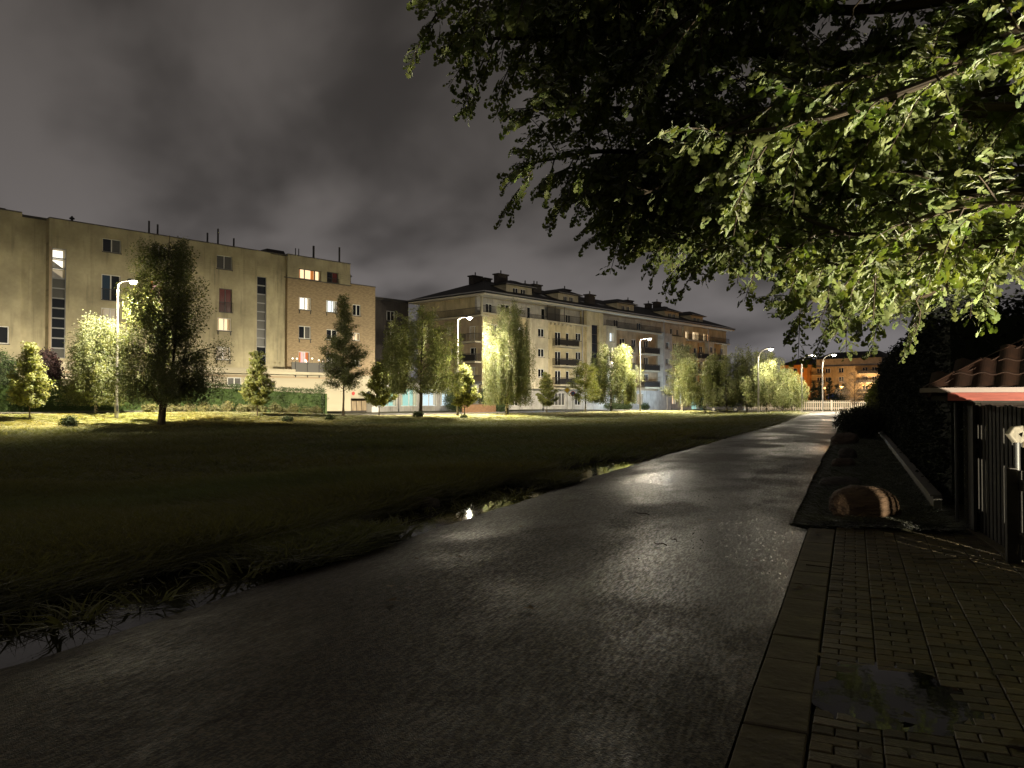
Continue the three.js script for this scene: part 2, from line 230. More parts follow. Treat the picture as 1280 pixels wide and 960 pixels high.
// a window fills the hole [x0,x1]x[y0,y1] of a wall whose face is at z; o: n leaves, lit, glass, sill, rail, transom
function windowIn(b, x0, x1, y0, y1, z, o = {}) {
  const n = o.n ?? 2, f = o.f ?? 0.07, zf = z - 0.14, fr = [span(x0, x1, y0, y0 + f, zf, zf + 0.06), span(x0, x1, y1 - f, y1, zf, zf + 0.06), span(x0, x0 + f, y0 + f, y1 - f, zf, zf + 0.06), span(x1 - f, x1, y0 + f, y1 - f, zf, zf + 0.06)];
  const cuts = o.cuts ?? Array.from({ length: n - 1 }, (_, i) => (i + 1) / n);
  for (const c of cuts) { const x = mix(x0, x1, c); fr.push(span(x - f * 0.7, x + f * 0.7, y0 + f, y1 - f, zf, zf + 0.06)); }
  const w = part('window', fr, o.frame ?? mat.whiteFrame, b);
  const edges = [x0 + f, ...cuts.map((c) => mix(x0, x1, c)), x1 - f];
  for (let i = 0; i < edges.length - 1; i++) {
    const a = edges[i] + 0.02, e = edges[i + 1] - 0.02;
    if (o.lit) {
      boxAt('pane', mat.pane, w, a, e, y0 + f, y1 - f, zf + 0.02, zf + 0.03);
      const cm = o.curtain === 'orange' ? mat.curtainOrange : mat.curtain, hw = (e - a) * (o.open ? 0.3 : 0.5);
      const side = i % 2 ? e - hw / 2 : a + hw / 2, c = part('curtain', curtainGeo, cm, w, [side, (y0 + y1) / 2 + 0.05, zf - 0.12]); c.scale.set(hw, (y1 - y0) * 0.92, 1);
    } else boxAt('pane', Array.isArray(o.glass) ? o.glass[i % o.glass.length] : o.glass ?? mat.glassDark, w, a, e, y0 + f, y1 - f, zf + 0.015, zf + 0.03);
  }
  if (o.lit) boxAt('lit_room', o.lit, w, x0, x1, y0, y1, zf - 0.32, zf - 0.3);
  if (o.sill !== false) boxAt('sill', o.sillMat ?? mat.trim, w, x0 - 0.06, x1 + 0.06, y0 - 0.07, y0, z - 0.08, z + 0.1);
  if (o.rail) railing(w, x0 - 0.05, x1 + 0.05, y0 - 0.02, y0 + o.rail, z + 0.12, z + 0.12, 0.11, 'railing');
  if (o.legs) for (const x of [x0 + 0.02, x1 - 0.09]) boxAt('bracket', mat.trim, w, x, x + 0.07, y0 - 0.42, y0 - 0.07, z + 0.01, z + 0.07);
  return w;
}
function railing(b, x0, x1, y0, y1, z0, z1, step = 0.13, name = 'railing', m = mat.railDark) {
  const g = [], L = Math.hypot(x1 - x0, z1 - z0), n = Math.max(2, Math.round(L / step));
  for (let i = 0; i <= n; i++) { const k = i / n; g.push(bx(0.022, y1 - y0, 0.022, mix(x0, x1, k), y0, mix(z0, z1, k))); }
  for (const y of [y0 + 0.06, y1]) { const r = bx(L, 0.045, 0.05); r.rotateY(-Math.atan2(z1 - z0, x1 - x0)); r.translate((x0 + x1) / 2, y - 0.02, (z0 + z1) / 2); g.push(r); }
  return part(name, g, m, b);
}
// a stretch of wall with real openings; wins: [x0, x1, y0, y1, options]
function wallSeg(b, m, x0, x1, y0, y1, z, wins = [], depth = 1.2, name = 'wall') {
  const s = new THREE.Shape([[x0, y0], [x1, y0], [x1, y1], [x0, y1]].map((p) => new THREE.Vector2(...p)));
  for (const [a, c, d, e] of wins) s.holes.push(new THREE.Path([[a, d], [a, e], [c, e], [c, d]].map((p) => new THREE.Vector2(...p))));
  const g = new THREE.ExtrudeGeometry(s, { depth, bevelEnabled: false }); g.translate(0, 0, z - depth);
  const w = part(name, g, m, b);
  for (const [a, c, d, e, o] of wins) windowIn(b, a, c, d, e, z, o);
  return w;
}
function ribs(b, m, x0, x1, y0, n, pitch, z, gaps = []) { const g = []; for (let i = 0; i < n; i++) { const y = y0 + i * pitch; let xs = [[x0, x1]]; for (const [a, c, d, e] of gaps) if (d < y + pitch && e > y) xs = xs.flatMap(([p, q]) => (a > p && c < q ? [[p, a - 0.04], [c + 0.04, q]] : [[p, q]])); for (const [p, q] of xs) g.push(span(p, q, y, y + pitch * 0.68, z + 0.002, z + 0.045)); } const r = part('rib_course', g, m, b); r.userData.kind = 'stuff'; return r; }
function pipe(b, x, y, z, h, r = 0.09, cap = false) { const p = part('vent_pipe', cyl(r, r, h, x, y, z, 8), mat.trim, b); if (cap) part('cowl', [cyl(r * 2.2, r * 2.2, 0.1, x, y + h, z, 8), cyl(r * 1.6, r * 0.6, 0.16, x, y + h + 0.1, z, 8)], mat.trim, p); return p; }

{ // cream flats with the glazed stair strips
  const b = thing('apartment_block', 'cream flat-roofed block of flats with tall glazed stair strips behind the clipped hedge', 'building', [OX, 0, OZ], TH);
  const g0 = 0.2, top = 16.45;
  part('core', [span(-26, 25.6, g0, 16.2, -13, -1.2), span(25.6, 29.2, g0, 14.2, -13, -1.2)], mat.cream, b);
  // stair strip openings
  const st1 = [-3.88, -2.81, 4.9, 14.04, { n: 1, sill: false }], st2 = [14.52, 15.58, 5.0, 13.89];
  const french = { n: 2, rail: 1.0, sill: false, glass: [mat.glassBlue, mat.glassDark] };
  const winsA = [[0, 1.5, 14.29, 15.45, { n: 2, f: 0.05, glass: [mat.glassDark, mat.glassGrey] }], [-0.05, 1.5, 10.04, 12.33, french], [-0.05, 1.45, 8.1, 9.4, { n: 2, lit: lit.dim, open: true }], [-0.05, 1.45, 5.3, 6.55, { n: 2 }],
    [4.1, 5.5, 14.2, 15.45, { n: 2 }], [4.0, 5.4, 10.0, 12.3, { n: 2, rail: 1, lit: lit.pink, sill: false, curtain: 'orange' }], [4.0, 5.4, 8.1, 9.4, { n: 2, glass: mat.glassGrey }], [4.0, 5.4, 5.3, 6.55, { n: 2, lit: lit.warm }],
    [10.28, 11.85, 14.15, 15.46, { n: 2, f: 0.05, glass: mat.glassGrey }], [10.55, 11.88, 9.9, 12.25, { n: 2, rail: 1.0, sill: false, glass: mat.glassRed, frame: mat.darkFrame }], [10.4, 11.8, 8.14, 9.37, { n: 2, lit: lit.warm, open: true, legs: true }], [10.28, 11.75, 5.31, 6.57, { n: 2, lit: lit.dim, legs: true }]];
  wallSeg(b, mat.cream, -26, -6, g0, top + 0.1, 0, [[-8.4, -6.8, 5.9, 7.3, { n: 2 }]]);
  wallSeg(b, mat.cream, -6, -4.1, g0, top - 0.1, -0.55, [], 0.65);
  const hole2 = [...winsA];
  { const s = new THREE.Shape([[-4.1, g0], [16, g0], [16, top], [-4.1, top]].map((p) => new THREE.Vector2(...p)));
    for (const [a, c, d, e] of [...hole2, st1, st2]) s.holes.push(new THREE.Path([[a, d], [a, e], [c, e], [c, d]].map((p) => new THREE.Vector2(...p))));
    const g = new THREE.ExtrudeGeometry(s, { depth: 1.4, bevelEnabled: false }); g.translate(0, 0, 0.22 - 1.4); part('wall', g, mat.cream, b);
    for (const [a, c, d, e, o] of hole2) windowIn(b, a, c, d, e, 0.22, o); }
  for (const [s, n, kinds] of [[st1, 11, ['white', 'white', 'dimw', 'g', 'g', 'd', 'd', 'd', 'd', 'd', 'g']], [st2, 10, ['d', 'd', 'g', 'g', 'g', 'g', 'g', 'g', 'd', 'd']]]) {
    const [x0, x1, y0, y1] = s, fr = []; for (let i = 0; i <= n; i++) { const y = mix(y0, y1, i / n); fr.push(span(x0, x1, Math.max(y0, y - 0.05), Math.min(y1, y + 0.05), 0.03, 0.12)); }
    fr.push(span(x0, x0 + 0.06, y0, y1, 0.121, 0.17), span(x1 - 0.06, x1, y0, y1, 0.121, 0.17));
    const w = part('stair_window', fr, mat.greyFrame, b);
    for (let i = 0; i < n; i++) { const yA = mix(y1, y0, (i + 1) / n) + 0.05, yB = mix(y1, y0, i / n) - 0.05, k = kinds[i];
      if (k === 'white' || k === 'dimw') { boxAt('pane', mat.pane, w, x0, x1, yA, yB, 0.05, 0.06); boxAt('lit_stair', k === 'white' ? lit.white : lit.dim, w, x0, x1, yA, yB, -0.7, -0.68); if (i) part('stair_flight', [hull([[x0, yA, -0.5], [x1, yA, -0.5], [x0, yB, -0.5], [x0, yA, -0.3], [x1, yA, -0.3], [x0, yB, -0.3]])], mat.greyWall, w); }
      else boxAt('pane', k === 'd' ? mat.glassDark : mat.glassGrey, w, x0, x1, yA, yB, 0.04, 0.06); }
  }
  boxAt('stair_pilaster', mat.brownWall, b, -4.1, -3.9, 4.6, 14.1, 0.223, 0.30);
  wallSeg(b, mat.cream, 16, 18, g0, top, -0.2, [], 1.0);
  const winsB = [[19.37, 20.83, 10.97, 12.28, { n: 2, lit: lit.white, open: true, legs: true }], [22.74, 24.18, 10.99, 12.27, { n: 2, lit: lit.cool, legs: true }], [19.37, 20.83, 7.89, 9.24, { n: 2, glass: [mat.glassDark, mat.glassGrey], legs: true }], [22.8, 24.2, 7.95, 9.1, { n: 2, legs: true }], [19.37, 20.73, 5.0, 6.53, { n: 2, lit: lit.pink, curtain: 'orange' }], [22.8, 24.2, 5.0, 6.5, { n: 2 }]];
  wallSeg(b, mat.brickWall, 18, 25.9, g0, 14.2, 0.18, winsB, 1.38);
  const winsT = [[19.37, 22.03, 14.24, 15.32, { n: 3, cuts: [0.27, 0.73], lit: lit.warm, curtain: 'orange', frame: mat.darkFrame, open: true }], [22.84, 24.29, 14.22, 15.42, { n: 2, glass: [mat.glassDark, mat.glassRed], frame: mat.darkFrame, rail: 0.5 }]];
  wallSeg(b, mat.cream, 18, 25.9, 14.2, 16.6, 0.16, winsT, 1.36);
  boxAt('string_course', mat.trim, b, 17.6, 26, 14.14, 14.22, 0.181, 0.26);
  wallSeg(b, mat.brickWall, 25.9, 29.44, g0, 14.4, 0.1, [[26.3, 27.4, 10.9, 12.16, { n: 2 }], [26.1, 27.3, 8.08, 8.95, { n: 2, lit: lit.warm, open: true }], [26.2, 27.3, 5.2, 6.4, { n: 2 }]], 1.3);
  ribs(b, mat.cream, -26, -6, 13.95, 5, 0.23, 0); ribs(b, mat.cream, -4.1, 16, 13.98, 6, 0.2, 0.22, [...winsA, st1]); ribs(b, mat.cream, 16, 18, 13.98, 6, 0.2, -0.2); ribs(b, mat.cream, 18, 25.9, 14.3, 6, 0.2, 0.16, winsT);
  boxAt('parapet_cap', mat.trim, b, -26, -6, top + 0.1, top + 0.18, -13, 0.05); boxAt('parapet_cap', mat.trim, b, -6, -4.1, top - 0.1, top + 0.1, -13, -0.5); boxAt('parapet_cap', mat.trim, b, -4.1, 18, top + 0.002, top + 0.08, -13, 0.27); boxAt('parapet_cap', mat.trim, b, 18.002, 25.95, 16.6, 16.68, -13, 0.22); boxAt('parapet_cap', mat.trim, b, 25.952, 29.5, 14.4, 14.48, -13, 0.16);
  // terrace podium in front of the ground floor
  boxAt('podium_wall', mat.creamPale, b, -4, 24.5, g0, 3.95, 0.24, 2.3); const cap = boxAt('podium_slab', mat.creamPale, b, -4.1, 17.5, 3.96, 4.5, 0.26, 2.6); boxAt('podium_slab', mat.creamPale, b, 17.504, 24.7, 3.95, 4.25, 0.26, 2.55); boxAt('shadow_joint', mat.brownWall, b, -4, 24.5, 3.6, 3.78, 2.302, 2.33);
  boxAt('terrace_screen', mat.railPanel, b, 17.2, 23.6, 4.26, 5.25, 2.3, 2.36); for (let i = 0; i < 5; i++) boxAt('screen_post', mat.trim, b, 17.6 + i * 1.4, 17.68 + i * 1.4, 3.7, 5.35, 2.362, 2.42);
  for (const [x, h] of [[17.4, 5.62], [17.9, 5.62], [18.9, 5.5], [19.0, 5.35], [19.7, 5.7], [20.5, 5.55], [21.0, 5.45], [21.6, 5.55]]) { const s = part('terrace_light', new THREE.SphereGeometry(0.085, 10, 8), glow(1, 0.9, 0.72, 3), b, [x, h, 2.2]); part('stake', cyl(0.012, 0.012, h - 4.26, 0, -(h - 4.26), 0, 5), mat.trim, s); }
  windowIn(b, 10.33, 11.72, 2.75, 3.55, 2.47, { n: 2, glass: mat.glassGrey });
  // garage end
  boxAt('garage_wall', mat.creamPale, b, 24.7, 29.5, 1.55, 4.1, 0.12, 1.9); boxAt('garage_door', mat.darkWall, b, 24.7, 27.6, g0 - 0.3, 1.548, 0.9, 1.0); boxAt('garage_pier', mat.whiteFrame, b, 27.6, 28.7, g0 - 0.3, 1.548, 0.12, 1.95);
  for (let i = 0; i < 4; i++) boxAt('garage_panel', mat.brownWall, b, 24.8 + i * 0.7, 25.42 + i * 0.7, g0, 1.4, 1.003, 1.06);
  { const w = part('tall_window', [span(28.75, 29.4, 1.6, 3.9, 1.902, 1.95)], mat.greyFrame, b); for (let i = 0; i < 4; i++) boxAt('pane', mat.glassBlue, w, 28.83, 29.32, 1.68 + i * 0.56, 2.16 + i * 0.56, 1.952, 1.97); }
  for (const [x, c] of [[25.1, [0.5, 0.05, 0.04]], [27.1, [0.03, 0.05, 0.2]]]) { const d = new THREE.CylinderGeometry(0.2, 0.2, 0.03, 18); d.rotateX(Math.PI / 2); part('roundel', d, M(c, 0.5), b, [x, 2.1, 1.93]); }
  // roof clutter
  const rz = -3;
  part('vent_housing', [span(-8.1, -6.4, top, top + 0.9, rz - 1, rz)], mat.trim, b); pipe(b, -7.3, top + 0.9, rz - 0.5, 0.7, 0.1, true);
  pipe(b, -1.4, top, rz, 0.9, 0.1, true); pipe(b, 5.2, top, rz, 1.9); pipe(b, 6, top, rz, 1.7); pipe(b, 10.9, top, rz, 1.7); pipe(b, 12.0, top, rz, 2.3); part('vent_housing', [span(11.4, 12.9, top, top + 0.55, rz - 1, rz - 0.2), span(11.7, 12.5, top + 0.55, top + 0.8, rz - 0.9, rz - 0.3)], mat.trim, b); pipe(b, 13.7, top, rz, 1.6);
  part('roof_hatch', hull([[17.2, top, rz], [20.2, top, rz], [17.2, top, rz - 2], [20.2, top, rz - 2], [17.7, top + 1.2, rz - 0.4], [19.7, top + 1.2, rz - 0.4], [17.7, top + 1.2, rz - 1.6], [19.7, top + 1.2, rz - 1.6]]), mat.trim, b);
  pipe(b, 20.9, 16.6, rz, 1.5, 0.05); pipe(b, 21.3, 16.6, rz, 1.5, 0.05); pipe(b, 23.2, 16.6, rz, 2.1, 0.12); part('vent_housing', [span(22.6, 24.4, 16.6, 17.0, rz - 1, rz - 0.2)], mat.trim, b); pipe(b, 25.6, 16.6, -1.5, 2.1, 0.1); part('vent_housing', [span(25, 26.1, 16.6, 16.9, -2.2, -1.2)], mat.trim, b); pipe(b, 26.4, 14.45, -0.6, 0.9, 0.12, true);
}
{ // block set back between the two
  const b = thing('rear_block', 'unlit dark block of flats set back between the cream and the gabled building', 'building', [...((p) => [p[0], 0, p[1]])(S(31, -16))], TH);
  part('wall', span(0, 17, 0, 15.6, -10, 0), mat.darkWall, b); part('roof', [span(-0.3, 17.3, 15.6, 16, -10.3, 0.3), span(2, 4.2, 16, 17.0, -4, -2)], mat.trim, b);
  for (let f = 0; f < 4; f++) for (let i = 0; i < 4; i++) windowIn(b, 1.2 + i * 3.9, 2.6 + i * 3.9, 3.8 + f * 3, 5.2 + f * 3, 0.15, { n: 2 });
}
{ // low shop range
  const [x, z] = S(29.6, 0);
  const b = thing('shop_pavilion', 'low shop range with pale lit windows between the two apartment buildings', 'building', [x, -0.1, z], TH);
  const wins = []; for (let i = 0; i < 5; i++) wins.push([0.6 + i * 3.2, 3.2 + i * 3.2, 0.7, 2.9, { n: 2, lit: i === 1 || i === 0 ? lit.mint : lit.shop, open: true, sill: false }]);
  wallSeg(b, mat.greyWall, 0, 17, 0, 3.6, 0, wins); part('core', span(0, 17, 0, 3.5, -9, -1.2), mat.greyWall, b); part('roof', span(-0.2, 17.2, 3.6, 3.9, -9.2, 0.4), mat.trim, b);
}
function inFrame(b, x, y, z, turn, fn) { const g = new THREE.Group(); g.position.set(x, y, z); g.rotation.y = turn; g.updateMatrix(); fn(g); for (const c of [...g.children]) { c.applyMatrix4(g.matrix); b.add(c); } }
function chimney(b, x, y, z, w, d, h, pots = 1) { const c = part('chimney', [span(x - w / 2, x + w / 2, y, y + h, z - d / 2, z + d / 2), span(x - w / 2 - 0.15, x + w / 2 + 0.15, y + h, y + h + 0.18, z - d / 2 - 0.15, z + d / 2 + 0.15)], mat.darkWall, b); for (let i = 0; i < pots; i++) part('pot', cyl(0.09, 0.09, 0.55, x + (i - (pots - 1) / 2) * 0.7, y + h + 0.18, z, 8), mat.trim, c); return c; }
function dormer(b, x0, x1, y0, y1, z0, z1, wins) {
  wallSeg(b, mat.creamPale, x0, x1, y0, y1, z1, wins, z1 - z0, 'dormer');
  const m = (x0 + x1) / 2, r = part('dormer_roof', hull([[x0 - 0.5, y1, z1 + 0.55], [x1 + 0.5, y1, z1 + 0.55], [x0 - 0.5, y1, z0], [x1 + 0.5, y1, z0], [x0 - 0.5, y1 + 0.14, z1 + 0.55], [x1 + 0.5, y1 + 0.14, z1 + 0.55], [m - 0.6, y1 + 0.95, z1 - 1.2], [m + 0.6, y1 + 0.95, z1 - 1.2], [m - 0.6, y1 + 0.95, z0], [m + 0.6, y1 + 0.95, z0]]), mat.roofDark, b);
  boxAt('fascia', mat.gutter, r, x0 - 0.5, x1 + 0.5, y1 + 0.02, y1 + 0.1, z1 + 0.552, z1 + 0.58);
}
function balcony(b, x0, x1, y, z0, z1, panel) {
  const s = boxAt('balcony', mat.creamPale, b, x0, x1, y - 0.22, y, z0, z1);
  const c = new THREE.Group(); const g = []; const step = 0.13;
  for (let x = x0 + 0.04; x < x1; x += step) g.push(bx(0.022, 1, 0.022, x, y, z1 - 0.05)); for (let z = z0; z < z1; z += step) { g.push(bx(0.022, 1, 0.022, x0 + 0.04, y, z)); g.push(bx(0.022, 1, 0.022, x1 - 0.04, y, z)); }
  g.push(span(x0, x1, y + 1, y + 1.05, z1 - 0.08, z1 - 0.02), span(x0, x0 + 0.06, y + 1, y + 1.05, z0, z1 - 0.08), span(x1 - 0.06, x1, y + 1, y + 1.05, z0, z1 - 0.08)); if (panel) g.push(span(x0 + 0.1, x1 - 0.1, y + 0.12, y + 0.88, z1 - 0.115, z1 - 0.085));
  part('balcony_railing', g, mat.railDark, b); return s;
}
{
  const b = thing('gabled_apartment_house', 'long yellow apartment building with dark hipped roof, dormers, towers and balconies', 'building', [OX, 0, OZ], TH);
  const lo = -0.9;
  part('core', span(47.6, 118.8, lo, 15.3, -13, -1.25), mat.yellow, b);
  const W = (x0, x1, tops, o = {}, h = 1.2) => tops.map((t, i) => [x0, x1, t - h, t, Array.isArray(o) ? o[i] : o]);
  const F = [11.6, 8.7, 5.8];
  // ground floor
  const gf = []; for (const [a, c, o] of [[49, 51, { n: 2 }], [53, 54.5, { n: 2 }], [61.9, 65.1, { n: 4, glass: mat.glassGrey }], [67.6, 69, { n: 2 }], [77.9, 79.4, { n: 2, lit: lit.shop }], [81, 83, { n: 2 }], [85, 87, { n: 2, lit: lit.dim }], [96.5, 98, { n: 2, lit: lit.warm }], [99.5, 101, { n: 2, lit: lit.shop }]]) gf.push([a, c, 0.5, 2.4, { ...o, sill: false }]);
  for (const [a, c, l] of [[103.8, 106.6, lit.mint], [107.2, 110.6, lit.mint], [111.2, 113.6, lit.magenta], [114.6, 118, lit.shop]]) gf.push([a, c, -0.6, 2.3, { n: 2, lit: l, open: true, sill: false, f: 0.12 }]);
  wallSeg(b, mat.greyWall, 47.3, 119, lo, 2.9, 0.05, gf, 1.3, 'ground_floor_wall');
  boxAt('cornice', mat.creamPale, b, 56, 71, 2.9, 3.12, 0.052, 0.9);
  // storeys, stretch by stretch
  wallSeg(b, mat.yellow, 47.3, 56.1, 2.902, 12.9, 0, [...W(49, 50.4, F, [{ n: 2 }, { n: 2 }, { n: 2 }]), ...W(51.6, 53, F, [{ n: 2, lit: lit.orange, curtain: 'orange' }, { n: 2 }, { n: 2 }]), ...W(54.4, 55.8, F, [{ n: 2, lit: lit.white }, { n: 2 }, { n: 2 }])]);
  wallSeg(b, mat.creamPale, 56.1, 60.2, 2.904, 12.95, 0.8, W(57.9, 59.3, F, { n: 2 }), 2, 'tower_wall');
  wallSeg(b, mat.yellow, 60.2, 70.3, 3.122, 12.75, 0, [...W(60.6, 61.3, F, { n: 1 }), ...W(62.75, 64.2, [11.45, 8.55, 5.7], { n: 2, sill: false }, 2.05), ...W(65.4, 66.2, [11.45, 8.55, 5.7], { n: 1, sill: false }, 2.05), ...W(67.85, 69.2, F, { n: 2 })]);
  [9.35, 6.45, 3.6].forEach((y) => balcony(b, 62.1, 66.9, y, 0.01, 1.5, true));
  wallSeg(b, mat.yellow, 70.3, 71.6, 2.906, 15.2, 0.3, [], 1.5); wallSeg(b, mat.yellow, 73.6, 74.7, 2.906, 15.2, 0.3, [], 1.5);
  { const w = part('stair_window', [span(71.6, 73.6, 2.9, 13.2, -0.15, -0.05)], mat.darkFrame, b); for (let i = 0; i < 7; i++) boxAt('pane', mat.glassDark, w, 71.7, 73.5, 3.0 + i * 1.45, 4.38 + i * 1.45, -0.048, -0.02); }
  wallSeg(b, mat.yellow, 71.6, 73.6, 13.2, 15.2, 0.2, [], 1.4);
  wallSeg(b, mat.creamPale, 74.7, 77.6, 2.908, 13.25, 0.9, [[75.7, 76.95, 10.7, 12.1, { n: 2, lit: lit.cool }], [75.7, 76.95, 7.8, 9.1, { n: 2 }], [75.7, 76.95, 4.67, 5.8, { n: 2 }]], 2.1, 'tower_wall');
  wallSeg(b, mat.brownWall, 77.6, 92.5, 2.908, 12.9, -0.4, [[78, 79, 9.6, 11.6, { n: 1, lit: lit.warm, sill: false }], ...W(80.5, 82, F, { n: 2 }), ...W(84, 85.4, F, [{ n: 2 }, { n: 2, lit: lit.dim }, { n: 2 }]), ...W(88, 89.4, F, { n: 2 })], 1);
  [9.3, 6.4, 3.5].forEach((y) => { balcony(b, 77.7, 83, y, -0.38, 1.0); balcony(b, 86, 91, y, -0.38, 1.0, true); });
  wallSeg(b, mat.greyWall, 92.5, 95.6, 2.908, 13.2, 0.7, W(93.4, 94.6, F, { n: 2 }), 2, 'tower_wall');
  wallSeg(b, mat.yellow, 95.6, 101.6, 2.908, 12.9, 0.25, [...W(96.8, 98.2, F, { n: 2 }), ...W(99.4, 100.8, F, { n: 2 })], 1.5);
  wallSeg(b, mat.yellow, 101.6, 109.4, 2.908, 12.4, -0.1, [...W(102.3, 103.5, F, { n: 2 }), ...W(105, 106.2, [11.2, 8.4, 5.6], { n: 1, sill: false }, 2), ...W(107.2, 108.6, F, { n: 2 })], 1.2);
  [9.1, 6.2, 3.4].forEach((y) => { balcony(b, 104.4, 109.2, y, -0.08, 1.2, true); balcony(b, 111.9, 116.5, y, -0.08, 1.2, true); });
  boxAt('ochre_panel', mat.ochre, b, 106.6, 107.1, 3.2, 12.2, -0.098, -0.05);
  wallSeg(b, mat.creamPale, 109.4, 111.6, 2.908, 12.6, 0.8, W(109.8, 111.1, F, { n: 2 }), 2, 'tower_wall');
  wallSeg(b, mat.yellow, 111.6, 119, 2.908, 12.4, -0.1, [...W(113, 114.2, F, { n: 2 }), ...W(116, 117.2, F, { n: 2 })], 1.2);
  // top storey set back behind terraces
  wallSeg(b, mat.greyWall, 47.3, 70.3, 12.96, 15.2, -1.0, [[49, 50.3, 13.2, 14.5, { n: 2 }], [52, 54, 13.1, 14.7, { n: 2 }], [57.6, 58.4, 13, 14.8, { n: 1, sill: false }], [60.8, 61.6, 13, 14.8, { n: 1, sill: false, frame: mat.darkFrame }], [63.4, 64.2, 13, 14.8, { n: 1, sill: false }], [66.68, 67.9, 13.2, 14.45, { n: 2 }]], 0.4, 'top_storey_wall');
  wallSeg(b, mat.greyWall, 74.7, 101.6, 13.26, 15.2, -0.6, [[79, 80.4, 13.4, 14.6, { n: 2 }], [86, 87.4, 13.4, 14.6, { n: 2, glass: mat.glassBlue }], [97.2, 98.0, 13.35, 14.4, { n: 1 }], [99.5, 100.2, 13.35, 14.4, { n: 1 }]], 0.7, 'top_storey_wall');
  wallSeg(b, mat.creamPale, 101.6, 119, 12.62, 15.2, -0.3, [[102.3, 103.6, 12.75, 14.2, { n: 2, lit: lit.warm }], [105, 107.6, 12.75, 14.3, { n: 3, lit: lit.warm, open: true }], [109.2, 110.3, 12.8, 14.2, { n: 1, lit: lit.warm }], [110.8, 111.9, 12.8, 14.2, { n: 1, lit: lit.orange }]], 1, 'top_storey_wall');
  boxAt('terrace_slab', mat.creamPale, b, 60.2, 70.6, 12.752, 12.95, -1.0, 0.6); boxAt('terrace_slab', mat.creamPale, b, 47.3, 56.09, 12.902, 13.1, -1.0, 0.1); boxAt('terrace_slab', mat.creamPale, b, 77.61, 92.49, 12.902, 13.1, -0.6, 0.5); boxAt('terrace_slab', mat.creamPale, b, 101.7, 119, 12.41, 12.6, -0.3, 0.6);
  railing(b, 60.3, 69.3, 12.95, 14.0, 0.5, 0.5); railing(b, 56.2, 60.1, 12.95, 13.5, 0.7, 0.7); railing(b, 74.8, 77.5, 13.25, 14.1, 0.8, 0.8); railing(b, 77.7, 92.3, 13.1, 14.1, 0.4, 0.4); railing(b, 101.8, 118.8, 12.6, 13.6, 0.5, 0.5); railing(b, 47.4, 56, 13.1, 14.0, 0.0, 0.0);
  for (const x of [60.4, 62.2, 64.4, 69.2]) boxAt('terrace_post', mat.railDark, b, x, x + 0.07, 12.96, 15.2, 0.42, 0.49);
  boxAt('terrace_screen', mat.railPanel, b, 61.4, 64.3, 12.97, 15.0, -0.3, -0.24);
  for (const x of [69.35, 92.7, 109]) { const p = part('drainpipe', [cyl(0.07, 0.07, 12.2, x, 3, x > 100 ? 0.9 : x > 90 ? 0.78 : 0.14, 8)], mat.gutter, b); }
  for (let i = 0; i < 7; i++) boxAt('corbel', mat.creamPale, b, 60.6 + i * 0.95, 60.85 + i * 0.95, 12.45, 12.75, 0.012, 0.35);
  // gable end towards the cream block
  inFrame(b, 47.3, 0, 0, -Math.PI / 2, (g) => {
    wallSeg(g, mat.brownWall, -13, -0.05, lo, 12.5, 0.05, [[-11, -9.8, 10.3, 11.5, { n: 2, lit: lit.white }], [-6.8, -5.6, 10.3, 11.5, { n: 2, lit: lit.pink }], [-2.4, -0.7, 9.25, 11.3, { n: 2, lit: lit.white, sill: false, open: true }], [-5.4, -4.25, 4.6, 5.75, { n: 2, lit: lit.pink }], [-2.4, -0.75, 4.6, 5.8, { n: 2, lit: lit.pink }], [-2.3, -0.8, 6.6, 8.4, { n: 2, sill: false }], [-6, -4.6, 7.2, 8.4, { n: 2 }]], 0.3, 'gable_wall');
    wallSeg(g, mat.greyWall, -13, -1.0, 12.5, 15.2, -1.0, [[-5, -3.6, 13, 14.5, { n: 2 }], [-9, -7.6, 13, 14.5, { n: 2 }]], 0.3, 'gable_wall');
    boxAt('terrace_slab', mat.creamPale, g, -13, 0.3, 12.5, 12.72, -1, 0.6); railing(g, -12.9, 0.2, 12.72, 13.7, 0.5, 0.5); balcony(g, -3.2, -0.2, 9.2, 0.06, 1.2); balcony(g, -3.2, -0.2, 6.5, 0.06, 1.2, true); balcony(g, -6.4, -0.2, 3.6, 0.06, 1.3);
    boxAt('corner_post', mat.creamPale, g, 0.05, 0.3, 12.72, 15.2, 0.2, 0.45);
  });
  // roof
  const e0 = 46.3, e1 = 119.9, zf = 1.3, zb = -14.2, ey = 15.5, rz = -6.2, ry = 18.7;
  const roof = part('roof', hull([[e0, ey, zf], [e1, ey, zf], [e0, ey, zb], [e1, ey, zb], [e0, ey + 0.25, zf], [e1, ey + 0.25, zf], [e0, ey + 0.25, zb], [e1, ey + 0.25, zb], [54, ry, rz], [112, ry, rz]]), mat.roofDark, b);
  boxAt('soffit', mat.soffit, b, e0 + 0.1, e1 - 0.1, 15.3, 15.49, zb + 0.1, zf - 0.12);
  boxAt('gutter', mat.gutter, roof, e0, e1, ey + 0.15, ey + 0.27, zf + 0.003, zf + 0.12); boxAt('gutter', mat.gutter, roof, e0 - 0.12, e0 - 0.003, ey + 0.15, ey + 0.27, zb, zf);
  const sl = (zf - rz) / (ry - ey - 0.25), roofY = (z) => ey + 0.25 + (zf - z) / sl;
